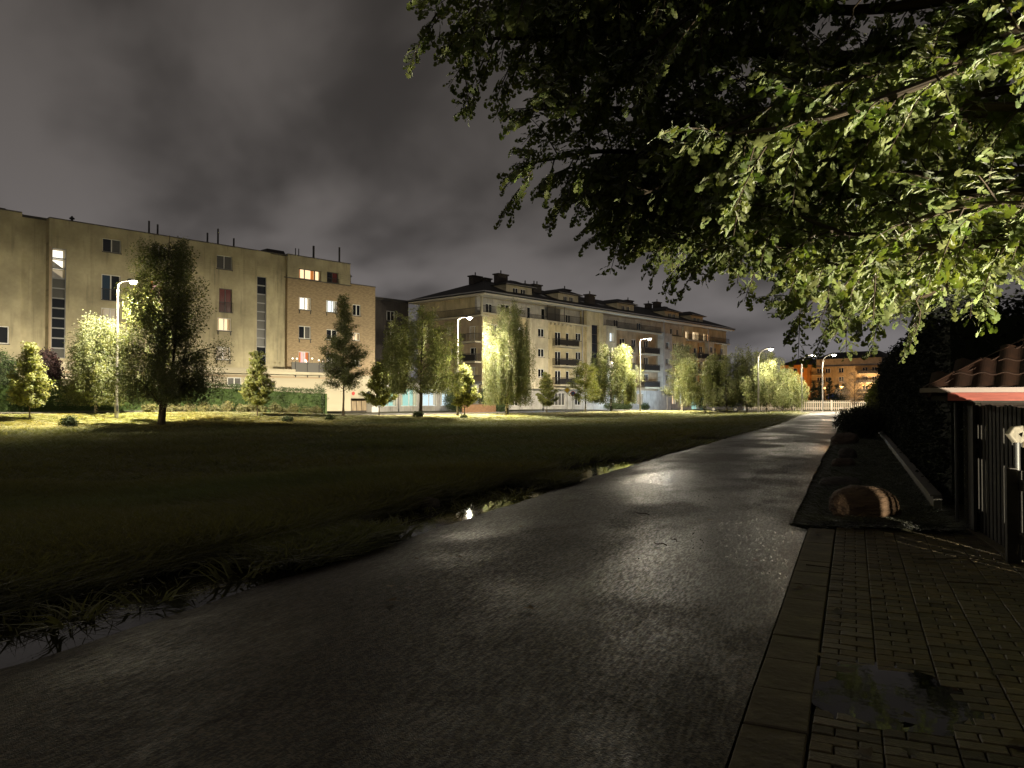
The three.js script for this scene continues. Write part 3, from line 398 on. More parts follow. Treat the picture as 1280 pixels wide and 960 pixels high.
  for (const [x0, x1] of [[52.6, 58.1], [64.2, 69.2], [80, 85], [95.2, 100.3], [104.7, 109.6]]) { const h = x1 - x0; dormer(b, x0, x1, 15.9, 17.45, -4.6, -0.55, [[x0 + h * 0.26, x0 + h * 0.46, 16.05, 17.15, { n: 2 }], [x0 + h * 0.56, x0 + h * 0.76, 16.05, 17.15, { n: 2, glass: x0 > 100 ? mat.glassGrey : mat.glassDark }]].map((w) => w)); }
  for (const [x, z, w, h, p] of [[55.2, -7.0, 1.4, 0.9, 0], [53.6, -7.6, 1.8, 1.1, 1], [54.8, -3.6, 2.0, 2.1, 1], [60.6, -4, 1.4, 1.2, 1], [63, -4, 1.9, 1.4, 2], [71.5, -5, 2.0, 1.3, 1], [73.7, -1.6, 1.7, 1.7, 1], [90, -5, 2, 1.3, 1], [98.5, -6, 1.2, 1.2, 1], [101.6, -6, 1.6, 1.8, 1], [104, -6, 1, 1.1, 0]]) chimney(b, x, Math.min(ry, roofY(z)) - 0.5, z, w, 0.9, h, p);
  for (const [x, z] of [[57.9, -1.2], [60, -2.4], [61.6, -1.5], [71.8, -1.4], [76.5, -1.6], [78.3, -1.6]]) { const w = part('skylight', span(-0.4, 0.4, 0, 0.08, -0.6, 0.6), mat.glassGrey, roof, [x, roofY(z) - 0.02, z]); w.rotation.x = Math.atan(1 / sl); }
}
{ // far end of the lane: orange and ochre flats under sodium light
  const b = thing('orange_apartment_house', 'distant apartment block, orange on one wing, where the lane ends', 'building', [-13, 0, -280], -0.42);
  const w = part('wall', [span(0, 24, 0, 12.4, -12, 0)], M([0.42, 0.33, 0.2], 0.9, { map: rep(tStucco, 1 / 5, 1 / 5) }), b); part('wing_wall', span(-10, -0.02, 0, 13.2, -14, 3), M([0.62, 0.27, 0.06], 0.9, { map: rep(tStucco, 1 / 5, 1 / 5) }), b);
  part('top_storey_wall', [span(1, 23, 12.4, 15, -12, -1.6)], mat.greyWall, b); part('roof', hull([[-10.6, 13.2, 3.6], [0.6, 13.2, 3.6], [-10.6, 13.2, -14], [0.6, 13.2, -14], [-5, 16.2, -4], [-5, 16.2, -9]]), mat.roofDark, b); part('roof', hull([[0, 15, -1], [24, 15, -1], [0, 15, -13], [24, 15, -13], [4, 17.5, -7], [20, 17.5, -7]]), mat.roofDark, b);
  for (let f = 0; f < 4; f++) { for (const x of [2, 5, 9.6, 17.5, 20.5]) windowIn(b, x, x + 1.7, 1.2 + f * 3, 2.8 + f * 3, 0.16, { n: 2, ...(f === 2 && x === 9.6 ? { glass: mat.glassBlue } : {}) }); balcony(b, 16.4, 23, 0.7 + f * 3, 0.01, 1.4, true); balcony(b, 0.6, 4.6, 0.7 + f * 3, 0.01, 1.2); for (const x of [-8, -5, -2.6]) windowIn(b, x, x + 1.4, 1.6 + f * 3, 3 + f * 3, 3.16, { n: 1 }); }
}

// ------------------------------------------------------------------ street lamps and signs
function lampLights(o, x, y, z, aim, main, spill, color) {
  const p = new THREE.PointLight(color, spill); p.position.set(x, y, z); p.castShadow = true; p.shadow.radius = 6; o.add(p);
  const s = new THREE.SpotLight(color, main, 0, aim.angle, aim.soft ?? 0.35, 2); s.position.set(x, y, z); s.castShadow = true; s.shadow.radius = 6; s.target.position.set(x + aim.dx, y - 10, z + aim.dz); o.add(s, s.target);
  if (aim.wide) { const w = new THREE.SpotLight(color, aim.wide, 0, R(88), 0.12, 2); w.position.set(x, y, z); w.castShadow = true; w.shadow.radius = 6; w.target.position.set(x, y - 10, z - 3.8); o.add(w, w.target); }
}
const LED = lin(1, 0.89, 0.67), LEDW = lin(1, 0.93, 0.80);
const lampGlow = glow(1, 0.93, 0.78, 30);
// straight galvanised post, short arm, cobra head with a glowing bowl; the head reaches out along local -z
function streetLamp(t, z, h, label, main = 2000, spill = 190, dirTurn = TH, tiltZ = -4.4, wide = 450) {
  const [x, w] = S(t, z), y = groundH(x, w), o = thing('street_lamp', label, 'street lamp', [x, y, w], dirTurn, 'lamps along the street in front of the flats');
  part('post', [cyl(0.085, 0.055, h - 0.5, 0, 0, 0, 12), cyl(0.12, 0.11, 0.9, 0, 0, 0, 12)], mat.steel, o); part('access_door', bx(0.1, 0.35, 0.02, 0, 0.45, 0.115), mat.steelDark, o);
  part('arm', tube(curve([[0, h - 0.55, 0], [0.02, h - 0.15, 0.06], [0.2, h, 0.35], [0.42, h + 0.02, 0.75]], 10), Array(11).fill(0.035)), mat.steel, o);
  const head = part('lamp_head', hull([[0.30, h + 0.1, 0.66], [0.46, h + 0.1, 0.58], [0.34, h + 0.16, 0.75], [0.55, h + 0.1, 1.25], [0.75, h + 0.1, 1.15], [0.25, h, 0.68], [0.5, h, 0.54], [0.48, h, 1.3], [0.82, h, 1.14]]), mat.steelDark, o);
  const bowl = new THREE.SphereGeometry(0.23, 16, 8, 0, Math.PI * 2, Math.PI / 2, Math.PI / 2); bowl.scale(1, 0.9, 1); part('lamp_bowl', bowl, lampGlow, o, [0.54, h - 0.002, 0.95]).rotation.y = -dirTurn;
  lampLights(o, 0.54, h - 0.1, 0.95, { angle: R(72), soft: 0.25, dx: 0, dz: tiltZ, wide }, main, spill, LED); return o;
}
streetLamp(-6.7, 21.8, 8.3, 'tall lit street lamp rising beside the big dark birch and the clipped hedge', 1900, 120, TH, -4.4, 380);
streetLamp(21.8, 21.8, 8.7, 'tall lit street lamp between two weeping birches before the gabled house end', 1750, 230, TH, -4.4, 640);
streetLamp(51.6, 21.8, 8.6, 'tall lit street lamp in front of the brown balcony recess, birch foliage around its post', 1750, 480, TH, -4.4, 640);
streetLamp(-36, 21.8, 8.5, 'tall lit street lamp further along the cream block beyond the garden trees', 1900, 30, TH, -4.4, 400);
// curved-arm posts by the end of the lane
function curvedLamp(x, z, h, turn, label, main = 650, spill = 55) {
  const y = groundH(x, z), o = thing('curved_street_lamp', label, 'street lamp', [x, y, z], turn, 'curved lamps at the end of the lane');
  part('post', tube(curve([[0, 0, 0], [0, h * 0.5, 0], [0, h - 1.1, 0], [0.15, h - 0.45, 0], [0.55, h - 0.08, 0], [1.0, h + 0.05, 0]], 20), Array.from({ length: 21 }, (_, i) => mix(0.085, 0.04, i / 20)), 10), mat.steel, o);
  part('lamp_head', hull([[0.9, h + 0.14, -0.1], [0.9, h + 0.14, 0.1], [1.55, h + 0.16, -0.13], [1.55, h + 0.16, 0.13], [0.9, h + 0.02, -0.13], [0.9, h + 0.02, 0.13], [1.6, h + 0.04, -0.15], [1.6, h + 0.04, 0.15]]), mat.steelDark, o);
  const bowl = new THREE.SphereGeometry(0.22, 16, 8, 0, Math.PI * 2, Math.PI / 2, Math.PI / 2); bowl.scale(1, 0.9, 1); part('lamp_bowl', bowl, lampGlow, o, [1.28, h + 0.02, 0]).rotation.y = -turn;
  lampLights(o, 1.28, h - 0.08, 0, { angle: R(74), soft: 0.3, dx: 1, dz: 0 }, main, spill, LED); return o;
}
curvedLamp(-8.77, -80.2, 6.7, 0.35, 'curved lamp post standing among the pale birch trunks by the lane');
curvedLamp(-5.0, -86.6, 6.2, 0.3, 'curved lamp post at the verge corner before the orange house');
curvedLamp(-3.2, -94.5, 6.6, 0.2, 'curved lamp post in front of the dark conifers and picket fence');

function globeLamp(name, label, x, z, h, color, m, I, group) {
  const y = groundH(x, z), o = thing(name, label, 'lamp', [x, y, z], 0, group);
  part('post', [cyl(0.05, 0.04, h, 0, 0, 0, 10), cyl(0.09, 0.08, 0.4, 0, 0, 0, 10)], mat.steelDark, o); part('collar', cyl(0.08, 0.1, 0.1, 0, h - 0.02, 0, 10), mat.steelDark, o);
  const bulb = part('lamp_globe', new THREE.SphereGeometry(0.16, 16, 12), m, o, [0, h + 0.22, 0]); const l = new THREE.PointLight(color, I); l.position.set(0, h + 0.22, 0); l.castShadow = true; l.shadow.radius = 9; o.add(l); return o;
}
const coolGlow = glow(0.72, 0.88, 1, 10), sodium = glow(1, 0.5, 0.12, 9);
{ const cool = lin(0.62, 0.82, 1);
  const p = (t, z) => S(t, z);
  globeLamp('entrance_lamp', 'low bluish globe lamp beside the weeping birch', ...p(45.5, 12), 3.1, cool, coolGlow, 60, 'bluish lamps outside the gabled house');
  globeLamp('entrance_lamp', 'bluish globe lamp at the stair tower entrance with round bushes', ...p(74.8, 4), 2.8, cool, coolGlow, 120, 'bluish lamps outside the gabled house');
  globeLamp('entrance_lamp', 'bluish globe lamp behind the street lamp birch', ...p(88, 5), 2.8, cool, coolGlow, 110, 'bluish lamps outside the gabled house');
  globeLamp('entrance_lamp', 'bluish globe lamp beside the lit shop corner', ...p(117, 4), 2.9, cool, coolGlow, 120, 'bluish lamps outside the gabled house');
  globeLamp('entrance_lamp', 'white globe lamp at the garage end of the cream block', ...p(30.4, 3.2), 4.2, LEDW, glow(1, 0.95, 0.85, 10), 40);
  globeLamp('sodium_lamp', 'small orange globe lamp by the blue sign past the fence', -4.4, -140, 3.2, lin(1, 0.45, 0.1), sodium, 260);
  globeLamp('sodium_lamp', 'orange lamp before the orange wing of the distant house', -19, -262, 6, lin(1, 0.45, 0.1), sodium, 600);
  globeLamp('sodium_lamp', 'orange lamp before the ochre wing of the distant house', 3, -268, 6, lin(1, 0.62, 0.3), sodium, 420);
}
{ // wall lamp of the tower
  const [x, z] = S(76, 0.95), o = thing('wall_lamp', 'bright lamp fixed on the tower wall between two windows', 'lamp', [x, 7.3, z], TH); part('bracket', bx(0.3, 0.12, 0.12, 0, 0.1, 0.06), mat.steelDark, o); part('lamp_cover', new THREE.SphereGeometry(0.2, 12, 8), glow(1, 0.97, 0.9, 12), o, [0, 0, 0.25]); const l = new THREE.PointLight(LEDW, 8); l.position.set(0, 0, 0.25); l.castShadow = true; o.add(l);
}
{ // signs
  const [x, z] = S(39.9, 20), y = groundH(x, z), o = thing('priority_sign', 'yellow and white diamond priority sign on a thin post', 'road sign', [x, y, z], 0.42);
  part('post', cyl(0.035, 0.035, 2.5, 0, 0, 0, 8), mat.steel, o); const d = (s, k, m, n) => { const g = new THREE.BoxGeometry(s, s, 0.02); g.rotateZ(Math.PI / 4); return part(n, g, m, o, [0, 2.45, 0.05 + k]); };
  d(0.62, 0, M([0.8, 0.8, 0.78], 0.4), 'border'); d(0.42, 0.012, M([0.8, 0.55, 0.05], 0.4), 'panel');
  const [x2, z2] = S(42.2, 19), o2 = thing('round_sign', 'small red and blue round sign on a thin post near the bushes', 'road sign', [x2, groundH(x2, z2), z2], 0.42);
  part('post', cyl(0.03, 0.03, 2.2, 0, 0, 0, 8), mat.steel, o2); const c = (r, m, k, n) => { const g = new THREE.CylinderGeometry(r, r, 0.015, 24); g.rotateX(Math.PI / 2); part(n, g, m, o2, [0, 2.1, 0.05 + k]); }; c(0.27, M([0.5, 0.03, 0.03], 0.4), 0, 'rim'); c(0.2, M([0.03, 0.08, 0.4], 0.4), 0.01, 'disc');
  const o3 = thing('blue_sign', 'small blue information sign behind the far picket fence', 'road sign', [-2.6, 0, -121], 0.3); part('post', cyl(0.035, 0.035, 2.2, 0, 0, 0, 8), mat.steel, o3); part('panel', bx(1.6, 0.75, 0.03, 0, 1.5, 0.05), M([0.05, 0.12, 0.6], 0.4), o3);
  for (const [t, zz, n] of [[33, 19.2, 'thin bare steel post beside the weeping birch'], [18.2, 20, 'thin bare steel post standing near the tall street lamp'], [66, 17, 'thin bare steel post near the round entrance bushes']]) { const [px, pz] = S(t, zz); solo('steel_post', [cyl(0.03, 0.03, 2.2, 0, 0, 0, 8), cyl(0.04, 0.04, 0.05, 0, 2.2, 0, 8)], mat.steel, n, 'post', [px, groundH(px, pz), pz]); }
}
{ // low brick wall by the shops
  const [x, z] = S(31.5, 12.5), o = thing('brick_wall', 'low brick garden wall in front of the lit shops', 'wall', [x, groundH(x, z) - 0.05, z], TH);
  part('brickwork', span(0, 5, 0, 0.95, -0.13, 0.13), M([0.26, 0.15, 0.08], 0.9, { map: rep(tBrick, 1 / 2.1, 1 / 1.3) }), o); for (let i = 0; i < 8; i++) part('coping_stone', bx(0.62, 0.07, 0.34, 0.31 + i * 0.627, 0.95, 0), mat.concrete, o);
}
{ // picket fence at the end of the lane
  const o = thing('picket_fence', 'pale picket fence crossing the far end of the lane', 'fence', [-13, 0, -103], 0.02); const L = 19;
  for (const y of [0.3, 1.0]) part('rail', span(0, L, y, y + 0.08, -0.06, -0.02), mat.whiteFrame, o); for (let i = 0; i <= 9; i++) part('post', bx(0.1, 1.35, 0.1, i * L / 9, 0, -0.1), mat.whiteFrame, o);
  const g = []; for (let x = 0.1; x < L; x += 0.22) g.push(bx(0.11, 1.2, 0.025, x, 0.08, 0)); part('pickets', g, M([0.5, 0.42, 0.32], 0.7), o).userData.kind = 'stuff';
}

// ------------------------------------------------------------------ trees along the street
const leafMat = (r, g, b, tr = 0.35) => new THREE.MeshPhysicalMaterial({ color: lin(r, g, b), roughness: 1, transmission: tr, thickness: 0, side: THREE.DoubleSide });
function clusterGeo(n, leaf, wide, sd, hang = 0) {     // n small pointed leaves, each folded along its midrib, inside a unit ball
  seed(sd); const pos = [], idx = []; const v = new THREE.Vector3(), q = new THREE.Quaternion(), e = new THREE.Euler();
  for (let i = 0; i < n; i++) {
    let c; do { c = new THREE.Vector3(rr(-1, 1), rr(-1, 1), rr(-1, 1)); } while (c.length() > 1);
    e.set(rr(-0.9, 0.9) - hang, rr(0, 6.28), rr(-0.9, 0.9)); q.setFromEuler(e); const s = leaf * rr(0.7, 1.25), b = pos.length / 3;
    for (const p of [[0, 0, -0.5], [wide * 0.5, 0.07, 0], [0, -0.03, 0.5], [-wide * 0.5, 0.07, 0]]) { v.set(...p).multiplyScalar(s).applyQuaternion(q).add(c); pos.push(v.x, v.y, v.z); }
    idx.push(b, b + 1, b + 2, b, b + 2, b + 3);
  }
  const g = new THREE.BufferGeometry(); g.setAttribute('position', new THREE.Float32BufferAttribute(pos, 3)); g.setIndex(idx); const f = g.toNonIndexed(); f.computeVertexNormals(); return f;
}
const CL = { small: [1, 2, 3].map((s) => clusterGeo(20, 0.36, 0.75, s + 10)), hang: [1, 2, 3].map((s) => clusterGeo(18, 0.40, 0.62, s + 20, 1.1)), big: [1, 2, 3].map((s) => clusterGeo(12, 0.62, 0.7, s + 30, 0.4)) };
function crownMesh(name, geo, m, pts, parent, tone = 0.25) {
  const im = new THREE.InstancedMesh(geo, m, pts.length), mx = new THREE.Matrix4(), q = new THREE.Quaternion(), e = new THREE.Euler(), c = new THREE.Color();
  pts.forEach(([x, y, z, s, sy], i) => { e.set(rr(-0.4, 0.4), rr(0, 6.28), rr(-0.4, 0.4)); q.setFromEuler(e); mx.compose(new THREE.Vector3(x, y, z), q, new THREE.Vector3(s, (sy ?? 1) * s, s)); im.setMatrixAt(i, mx); const k = 1 + gauss() * tone; c.setRGB(Math.max(0.3, k * rr(0.9, 1.12)), Math.max(0.3, k), Math.max(0.3, k * rr(0.8, 1.1))); im.setColorAt(i, c); });
  im.name = name; im.userData.kind = 'stuff'; im.castShadow = im.receiveShadow = true; parent.add(im); return im;
}
function tree(name, label, x, z, o, group) {
  seed(o.seed); const y = groundH(x, z) - 0.05, T = thing(name, label, 'tree', [x, y, z], 0, group), h = o.h, c0 = o.base * h;
  const path = [], rad = [], N = 12, lean = o.lean ?? 0.02; let wx = 0, wz = 0;
  for (let i = 0; i <= N; i++) { const k = i / N; path.push([wx, k * h * 0.95, wz]); rad.push(mix(o.r, 0.012, k ** 0.8)); wx += gauss() * 0.05 * h / N + lean * h / N; wz += gauss() * 0.05 * h / N; }
  rad[0] *= 1.35; const trunks = [tube(path, rad, 9)];
  if (o.twin) { const p2 = path.map(([a, b, c], i) => [a + Math.min(1, i / 4) * 0.06 * h * (1 + i / N) * 0.8 + 0.12, b * 0.9, c + 0.1]); trunks.push(tube(p2, rad.map((r) => r * 0.75), 8)); }
  part('trunk', trunks, o.bark ?? mat.bark, T);
  const at = (yy) => { const k = Math.min(N - 1e-3, Math.max(0, yy / (h * 0.95) * N)), i = Math.floor(k), f = k - i; return [0, 1, 2].map((a) => mix(path[i][a], path[i + 1][a], f)); };
  const limbs = [], pts = [], R0 = o.radius;
  for (let i = 0; i < o.limbs; i++) {
    const f = (i + 0.5) / o.limbs, yy = mix(c0, h * 0.93, f ** 0.9), prof = o.profile(f), a = i * 2.4 + gauss() * 0.4, L = R0 * prof * rr(0.72, 1.12) + 0.1, s = at(Math.max(c0 * 0.8, yy - L * (o.rise ?? 0.4)));
    const dx = Math.cos(a) * L * (o.squash ? o.squash : 1), dz = Math.sin(a) * L, e = [s[0] + dx, s[1] + L * (o.rise ?? 0.4) + rr(-0.2, 0.2), s[2] + dz], m = [s[0] + dx * 0.5, s[1] + L * (o.rise ?? 0.4) * 0.75, s[2] + dz * 0.5];
    const lp = curve([s, m, e], 6); limbs.push(tube(lp, lp.map((_, k) => mix(o.r * 0.28 * (1 - f * 0.6), 0.006, k / 6)), 5));
    const n = Math.max(3, Math.round(o.density * L));
    for (let k = 0; k < n; k++) {
      const u = rr(0.25, 1.05), p = [0, 1, 2].map((d) => mix(s[d], e[d], u)), sp = o.spread * (0.5 + 0.6 * u);
      const c = [p[0] + gauss() * sp, p[1] + gauss() * sp * 0.8 + 0.1, p[2] + gauss() * sp];
      if (o.weep && u > 0.45 && rnd() < 0.7) { const H = Math.min(c[1] - o.skirt * h, o.weep * h * rr(0.4, 1)), st2 = o.scale * 0.95; for (let d = 0; d < H; d += st2) pts.push([c[0] + gauss() * 0.06 + (dx / L) * d * 0.06, c[1] - d, c[2] + gauss() * 0.06, o.scale * rr(0.55, 0.95), 1.25]); }
      else pts.push([...c, o.scale * rr(0.7, 1.25)]);
    }
  }
  part('branches', limbs, o.bark ?? mat.bark, T);
  crownMesh('crown', CL[o.kind ?? 'small'][o.seed % 3], o.leaf, pts, T);
  return T;
}
const birchLeaf = leafMat(0.13, 0.145, 0.04, 0.45), youngLeaf = leafMat(0.20, 0.215, 0.04, 0.4), willowLeaf = leafMat(0.13, 0.145, 0.04);
const egg = (f) => Math.sin(Math.PI * Math.min(1, 0.12 + f * 0.88)) ** 0.7 * (1.05 - 0.35 * f), dome = (f) => Math.sqrt(Math.max(0.05, 1 - (f * 1.0 - 0.35) ** 2 / 0.45)), cone = (f) => 1.02 - 0.9 * f;
const P = (t, z) => S(t, z);
tree('birch_tree', 'tall dark broad birch, twin-stemmed, standing beside the lit street lamp', ...P(-5.6, 25.5), { seed: 11, h: 11.7, r: 0.19, base: 0.12, radius: 2.5, limbs: 58, rise: 0.6, density: 17, spread: 0.46, scale: 0.33, profile: (f) => (f < 0.3 ? 1.15 : 1.15 - 0.68 * (f - 0.3) / 0.7) * (0.88 + 0.14 * Math.sin(f * 23)), leaf: birchLeaf, bark: mat.bark, twin: true, lean: 0.03, weep: 0.12, skirt: 0.1 });
tree('birch_tree', 'lower bright yellow-lit birch growing right behind the lamp post', ...P(-6.7, 18.5), { seed: 12, h: 6.6, r: 0.1, base: 0.16, radius: 1.75, limbs: 36, rise: 0.5, density: 24, spread: 0.34, scale: 0.3, profile: (f) => dome(f), leaf: leafMat(0.10, 0.115, 0.028), bark: mat.birchBark, weep: 0.25, skirt: 0.1 });
const yg = 'young staked trees along the grass edge', young = (label, t, z, h, r, sd) => tree('young_tree', label, ...P(t, z), { seed: sd, h, r: 0.045, base: 0.2, radius: r, limbs: 34, rise: 0.6, density: 34, spread: 0.13, scale: 0.22, profile: (f) => (f < 0.18 ? 0.6 + 2.2 * f : 1.0 - 0.86 * ((f - 0.18) / 0.82) ** 1.15), leaf: youngLeaf, bark: mat.youngBark, kind: 'big', lean: 0.0 }, yg);
young('small bright yellow-green young tree near the dark red shrub', -11.2, 21.5, 4.4, 0.95, 21);
young('small pointed yellow-green young tree in front of the hedge and podium', 2.7, 21.5, 4.7, 1.05, 22);
young('small darker young tree before the low brick wall', 15.3, 19, 4.6, 1.3, 23);
young('small golden young tree at the foot of the tall street lamp', 21.9, 22.6, 4.7, 1.05, 24);
young('small pale young tree by the diamond sign', 39.5, 17.5, 4.6, 1.2, 25);
tree('round_headed_tree', 'slim round-headed tree with thin top in front of the brick garage end', ...P(9.9, 21.5), { seed: 31, h: 9.9, r: 0.09, base: 0.24, radius: 1.65, limbs: 44, rise: 0.45, density: 34, spread: 0.36, scale: 0.28, profile: (f) => (f < 0.55 ? Math.sin(Math.PI * (0.12 + f / 0.55 * 0.82)) ** 0.6 : 0.62 * (1.15 - f)), leaf: willowLeaf, bark: mat.youngBark });
tree('weeping_birch', 'broad weeping birch in front of the lit shops, dark top', ...P(16, 23.5), { seed: 41, h: 9.7, r: 0.16, base: 0.24, radius: 2.9, limbs: 34, rise: 0.5, density: 8.5, spread: 0.42, scale: 0.30, profile: (f) => 1.08 * dome(f) + 0.05, leaf: willowLeaf, kind: 'hang', weep: 0.34, skirt: 0.2, bark: mat.bark });
tree('weeping_birch', 'tall narrow weeping birch with curtains of hanging twigs before the gabled house', ...P(26.4, 23.5), { seed: 42, h: 11.0, r: 0.16, base: 0.3, radius: 1.95, limbs: 38, rise: 0.6, density: 10, spread: 0.34, scale: 0.30, profile: (f) => 0.35 + 0.8 * Math.sin(Math.PI * (0.25 + 0.7 * f)), leaf: birchLeaf, kind: 'hang', weep: 0.5, skirt: 0.1, bark: mat.birchBark });
tree('broadleaf_tree', 'medium oval tree with pale trunk in front of the stair tower', ...P(43.2, 20), { seed: 51, h: 6.0, r: 0.09, base: 0.25, radius: 1.6, limbs: 26, rise: 0.5, density: 20, spread: 0.36, scale: 0.30, profile: (f) => dome(f), leaf: youngLeaf, bark: mat.birchBark });
tree('weeping_birch', 'wide pale weeping birch hiding the brown balcony recess', ...P(50.2, 18.6), { seed: 43, h: 8.6, r: 0.13, base: 0.25, radius: 2.7, limbs: 32, rise: 0.5, density: 9, spread: 0.4, scale: 0.32, profile: (f) => 0.25 + 0.85 * dome(f), leaf: willowLeaf, kind: 'hang', weep: 0.45, skirt: 0.12, bark: mat.birchBark });
tree('broadleaf_tree', 'dark dense conical tree in front of the yellow tower', ...P(62.8, 21), { seed: 52, h: 9.3, r: 0.13, base: 0.17, radius: 2.5, limbs: 36, rise: 0.5, density: 19, spread: 0.42, scale: 0.34, profile: (f) => 1.0 - 0.7 * f, leaf: birchLeaf, bark: mat.birchBark });
// loose birches where the verge narrows towards the end of the lane
const bg = 'birches at the narrow end of the verge';
[[-15.5, -88.0, 7.4, 2.6, 61, 'leaning pale birch beside the lit shop corner'], [-12.9, -87.3, 7.6, 2.5, 62, 'forked birch with bent trunk between the shop corner and curved lamp'], [-11.0, -89.0, 8.2, 2.4, 63, 'tall birch growing close behind the curved lamp'], [-8.4, -84.1, 7.4, 2.0, 64, 'white-trunked birch right beside the curved lamp post'], [-7.1, -87.6, 5.4, 1.9, 65, 'low drooping birch in front of the orange wing'], [-6.3, -89.7, 3.9, 1.3, 66, 'smallest drooping birch nearest the lane end']].forEach(([x, z, h, r, sd, l]) => tree('birch_tree', l, x, z, { seed: sd, h, r: 0.11, base: 0.22, radius: r, limbs: 26, rise: 0.45, density: 8, spread: 0.4, scale: 0.33, profile: (f) => 0.3 + 0.8 * dome(f), leaf: willowLeaf, kind: 'hang', weep: 0.4, skirt: 0.14, bark: mat.birchBark, lean: 0.05 * Math.sin(sd) }, bg));
tree('blossom_tree', 'small twiggy tree with sparse pale leaves at the hedge end', 0.1, -79, { seed: 71, h: 4.4, r: 0.06, base: 0.25, radius: 1.6, limbs: 30, rise: 0.7, density: 7, spread: 0.25, scale: 0.2, profile: dome, leaf: leafMat(0.3, 0.22, 0.15), bark: mat.youngBark });
const cg = 'dark conifers behind the picket fence';
[[-6.2, -113, 3.6, 81], [-5.2, -116, 4.4, 82], [-4.2, -114, 4.2, 83], [-3.1, -117, 4.9, 84], [-2.1, -114, 3.8, 85], [-1.2, -117, 3.9, 86]].forEach(([x, z, h, sd], i) => tree('conifer', 'narrow dark green conifer behind the picket fence', x, z, { seed: sd, h, r: 0.08, base: 0.04, radius: 0.72, limbs: 30, rise: 0.8, density: 30, spread: 0.12, scale: 0.22, profile: cone, leaf: leafMat(0.03, 0.05, 0.02, 0.15), bark: mat.bark }, cg));

// ------------------------------------------------------------------ hedges and shrubs
function shrub(name, label, x, z, rx, rz, h, m, sd, group, kind = 'small', scale = 0.2, y0 = 0) {
  seed(sd); const T = thing(name, label, 'shrub', [x, groundH(x, z) - 0.03 + y0, z], 0, group), pts = [], st = [];
  for (let i = 0; i < 6; i++) { const a = i * 1.05 + gauss() * 0.3, e = [Math.cos(a) * rx * 0.6, h * rr(0.55, 0.85), Math.sin(a) * rz * 0.6]; st.push(tube(curve([[0, 0, 0], [e[0] * 0.4, e[1] * 0.6, e[2] * 0.4], e], 4), [0.025, 0.02, 0.015, 0.01, 0.006], 5)); }
  part('stems', st, mat.bark, T);
  const n = Math.round(Math.min(900, 26 * rx * rz * h / (scale ** 2.2) * 0.35 + 30));
  for (let i = 0; i < n; i++) { let a, b, c; do { a = rr(-1, 1); b = rr(-1, 1); c = rr(-1, 1); } while (a * a + b * b + c * c > 1); const k = 0.75 + 0.3 * fbm(a * 2 + sd, c * 2 + b, 2, 7); pts.push([a * rx * k, Math.max(0.05, h * 0.5 + b * h * 0.5 * k), c * rz * k, scale * rr(0.7, 1.2)]); }
  crownMesh('foliage', CL[kind][sd % 3], m, pts, T); return T;
}
const hedgeLeaf = leafMat(0.05, 0.085, 0.018, 0.25), shrubLeaf = leafMat(0.08, 0.10, 0.03), redLeaf = leafMat(0.028, 0.008, 0.008, 0.2), paleShrub = leafMat(0.20, 0.19, 0.07);
function hedge(name, label, x0, z0, len, turn, h, d, m, core, per, scale, sd, seen = 1, ygr = null) {
  seed(sd); const T = thing(name, label, 'hedge', [x0, 0, z0], turn); const c = [], pts = [], ca = Math.cos(turn), sa = Math.sin(turn);
  const gy = (u) => (ygr !== null ? ygr : groundH(x0 + u * ca, z0 - u * sa));
  const hh = (u) => h * (1 + 0.05 * (fbm(u * 0.5, sd, 3, 3) - 0.5));
  for (let u = 0; u < len; u += 1) c.push(bx(Math.min(1, len - u), hh(u) - scale * 0.9, d - scale * 0.9, u + 0.5, gy(u + 0.5) - 0.1, 0));
  part('core', c, core, T);
  for (let u = 0; u < len; u += 0.5) for (let i = 0; i < per / 2; i++) { const f = rnd(), x = u + rnd() * 0.5, H = hh(x), y = gy(x); if (f < 0.68) pts.push([x, y + rnd() * H, seen * (d / 2 - scale * 0.3 + gauss() * scale * 0.35), scale * rr(0.7, 1.2)]); else if (f < 0.94) pts.push([x, y + H - scale * 0.4 + gauss() * scale * 0.4, rr(-d / 2, d / 2), scale * rr(0.7, 1.2)]); else pts.push([rnd() < 0.5 ? rr(0, 0.15) : len - rr(0, 0.15), y + rnd() * H, rr(-d / 2, d / 2), scale * rr(0.7, 1.2)]); }
  crownMesh('foliage', CL.small[sd % 3], m, pts, T); return T;
}
{ const [x, z] = S(-22, 13.4); hedge('clipped_hedge', 'long clipped green hedge screening the ground floor of the cream block', x, z, 35.2, TH, 2.15, 1.2, hedgeLeaf, M([0.05, 0.085, 0.018], 1), 62, 0.24, 7); }
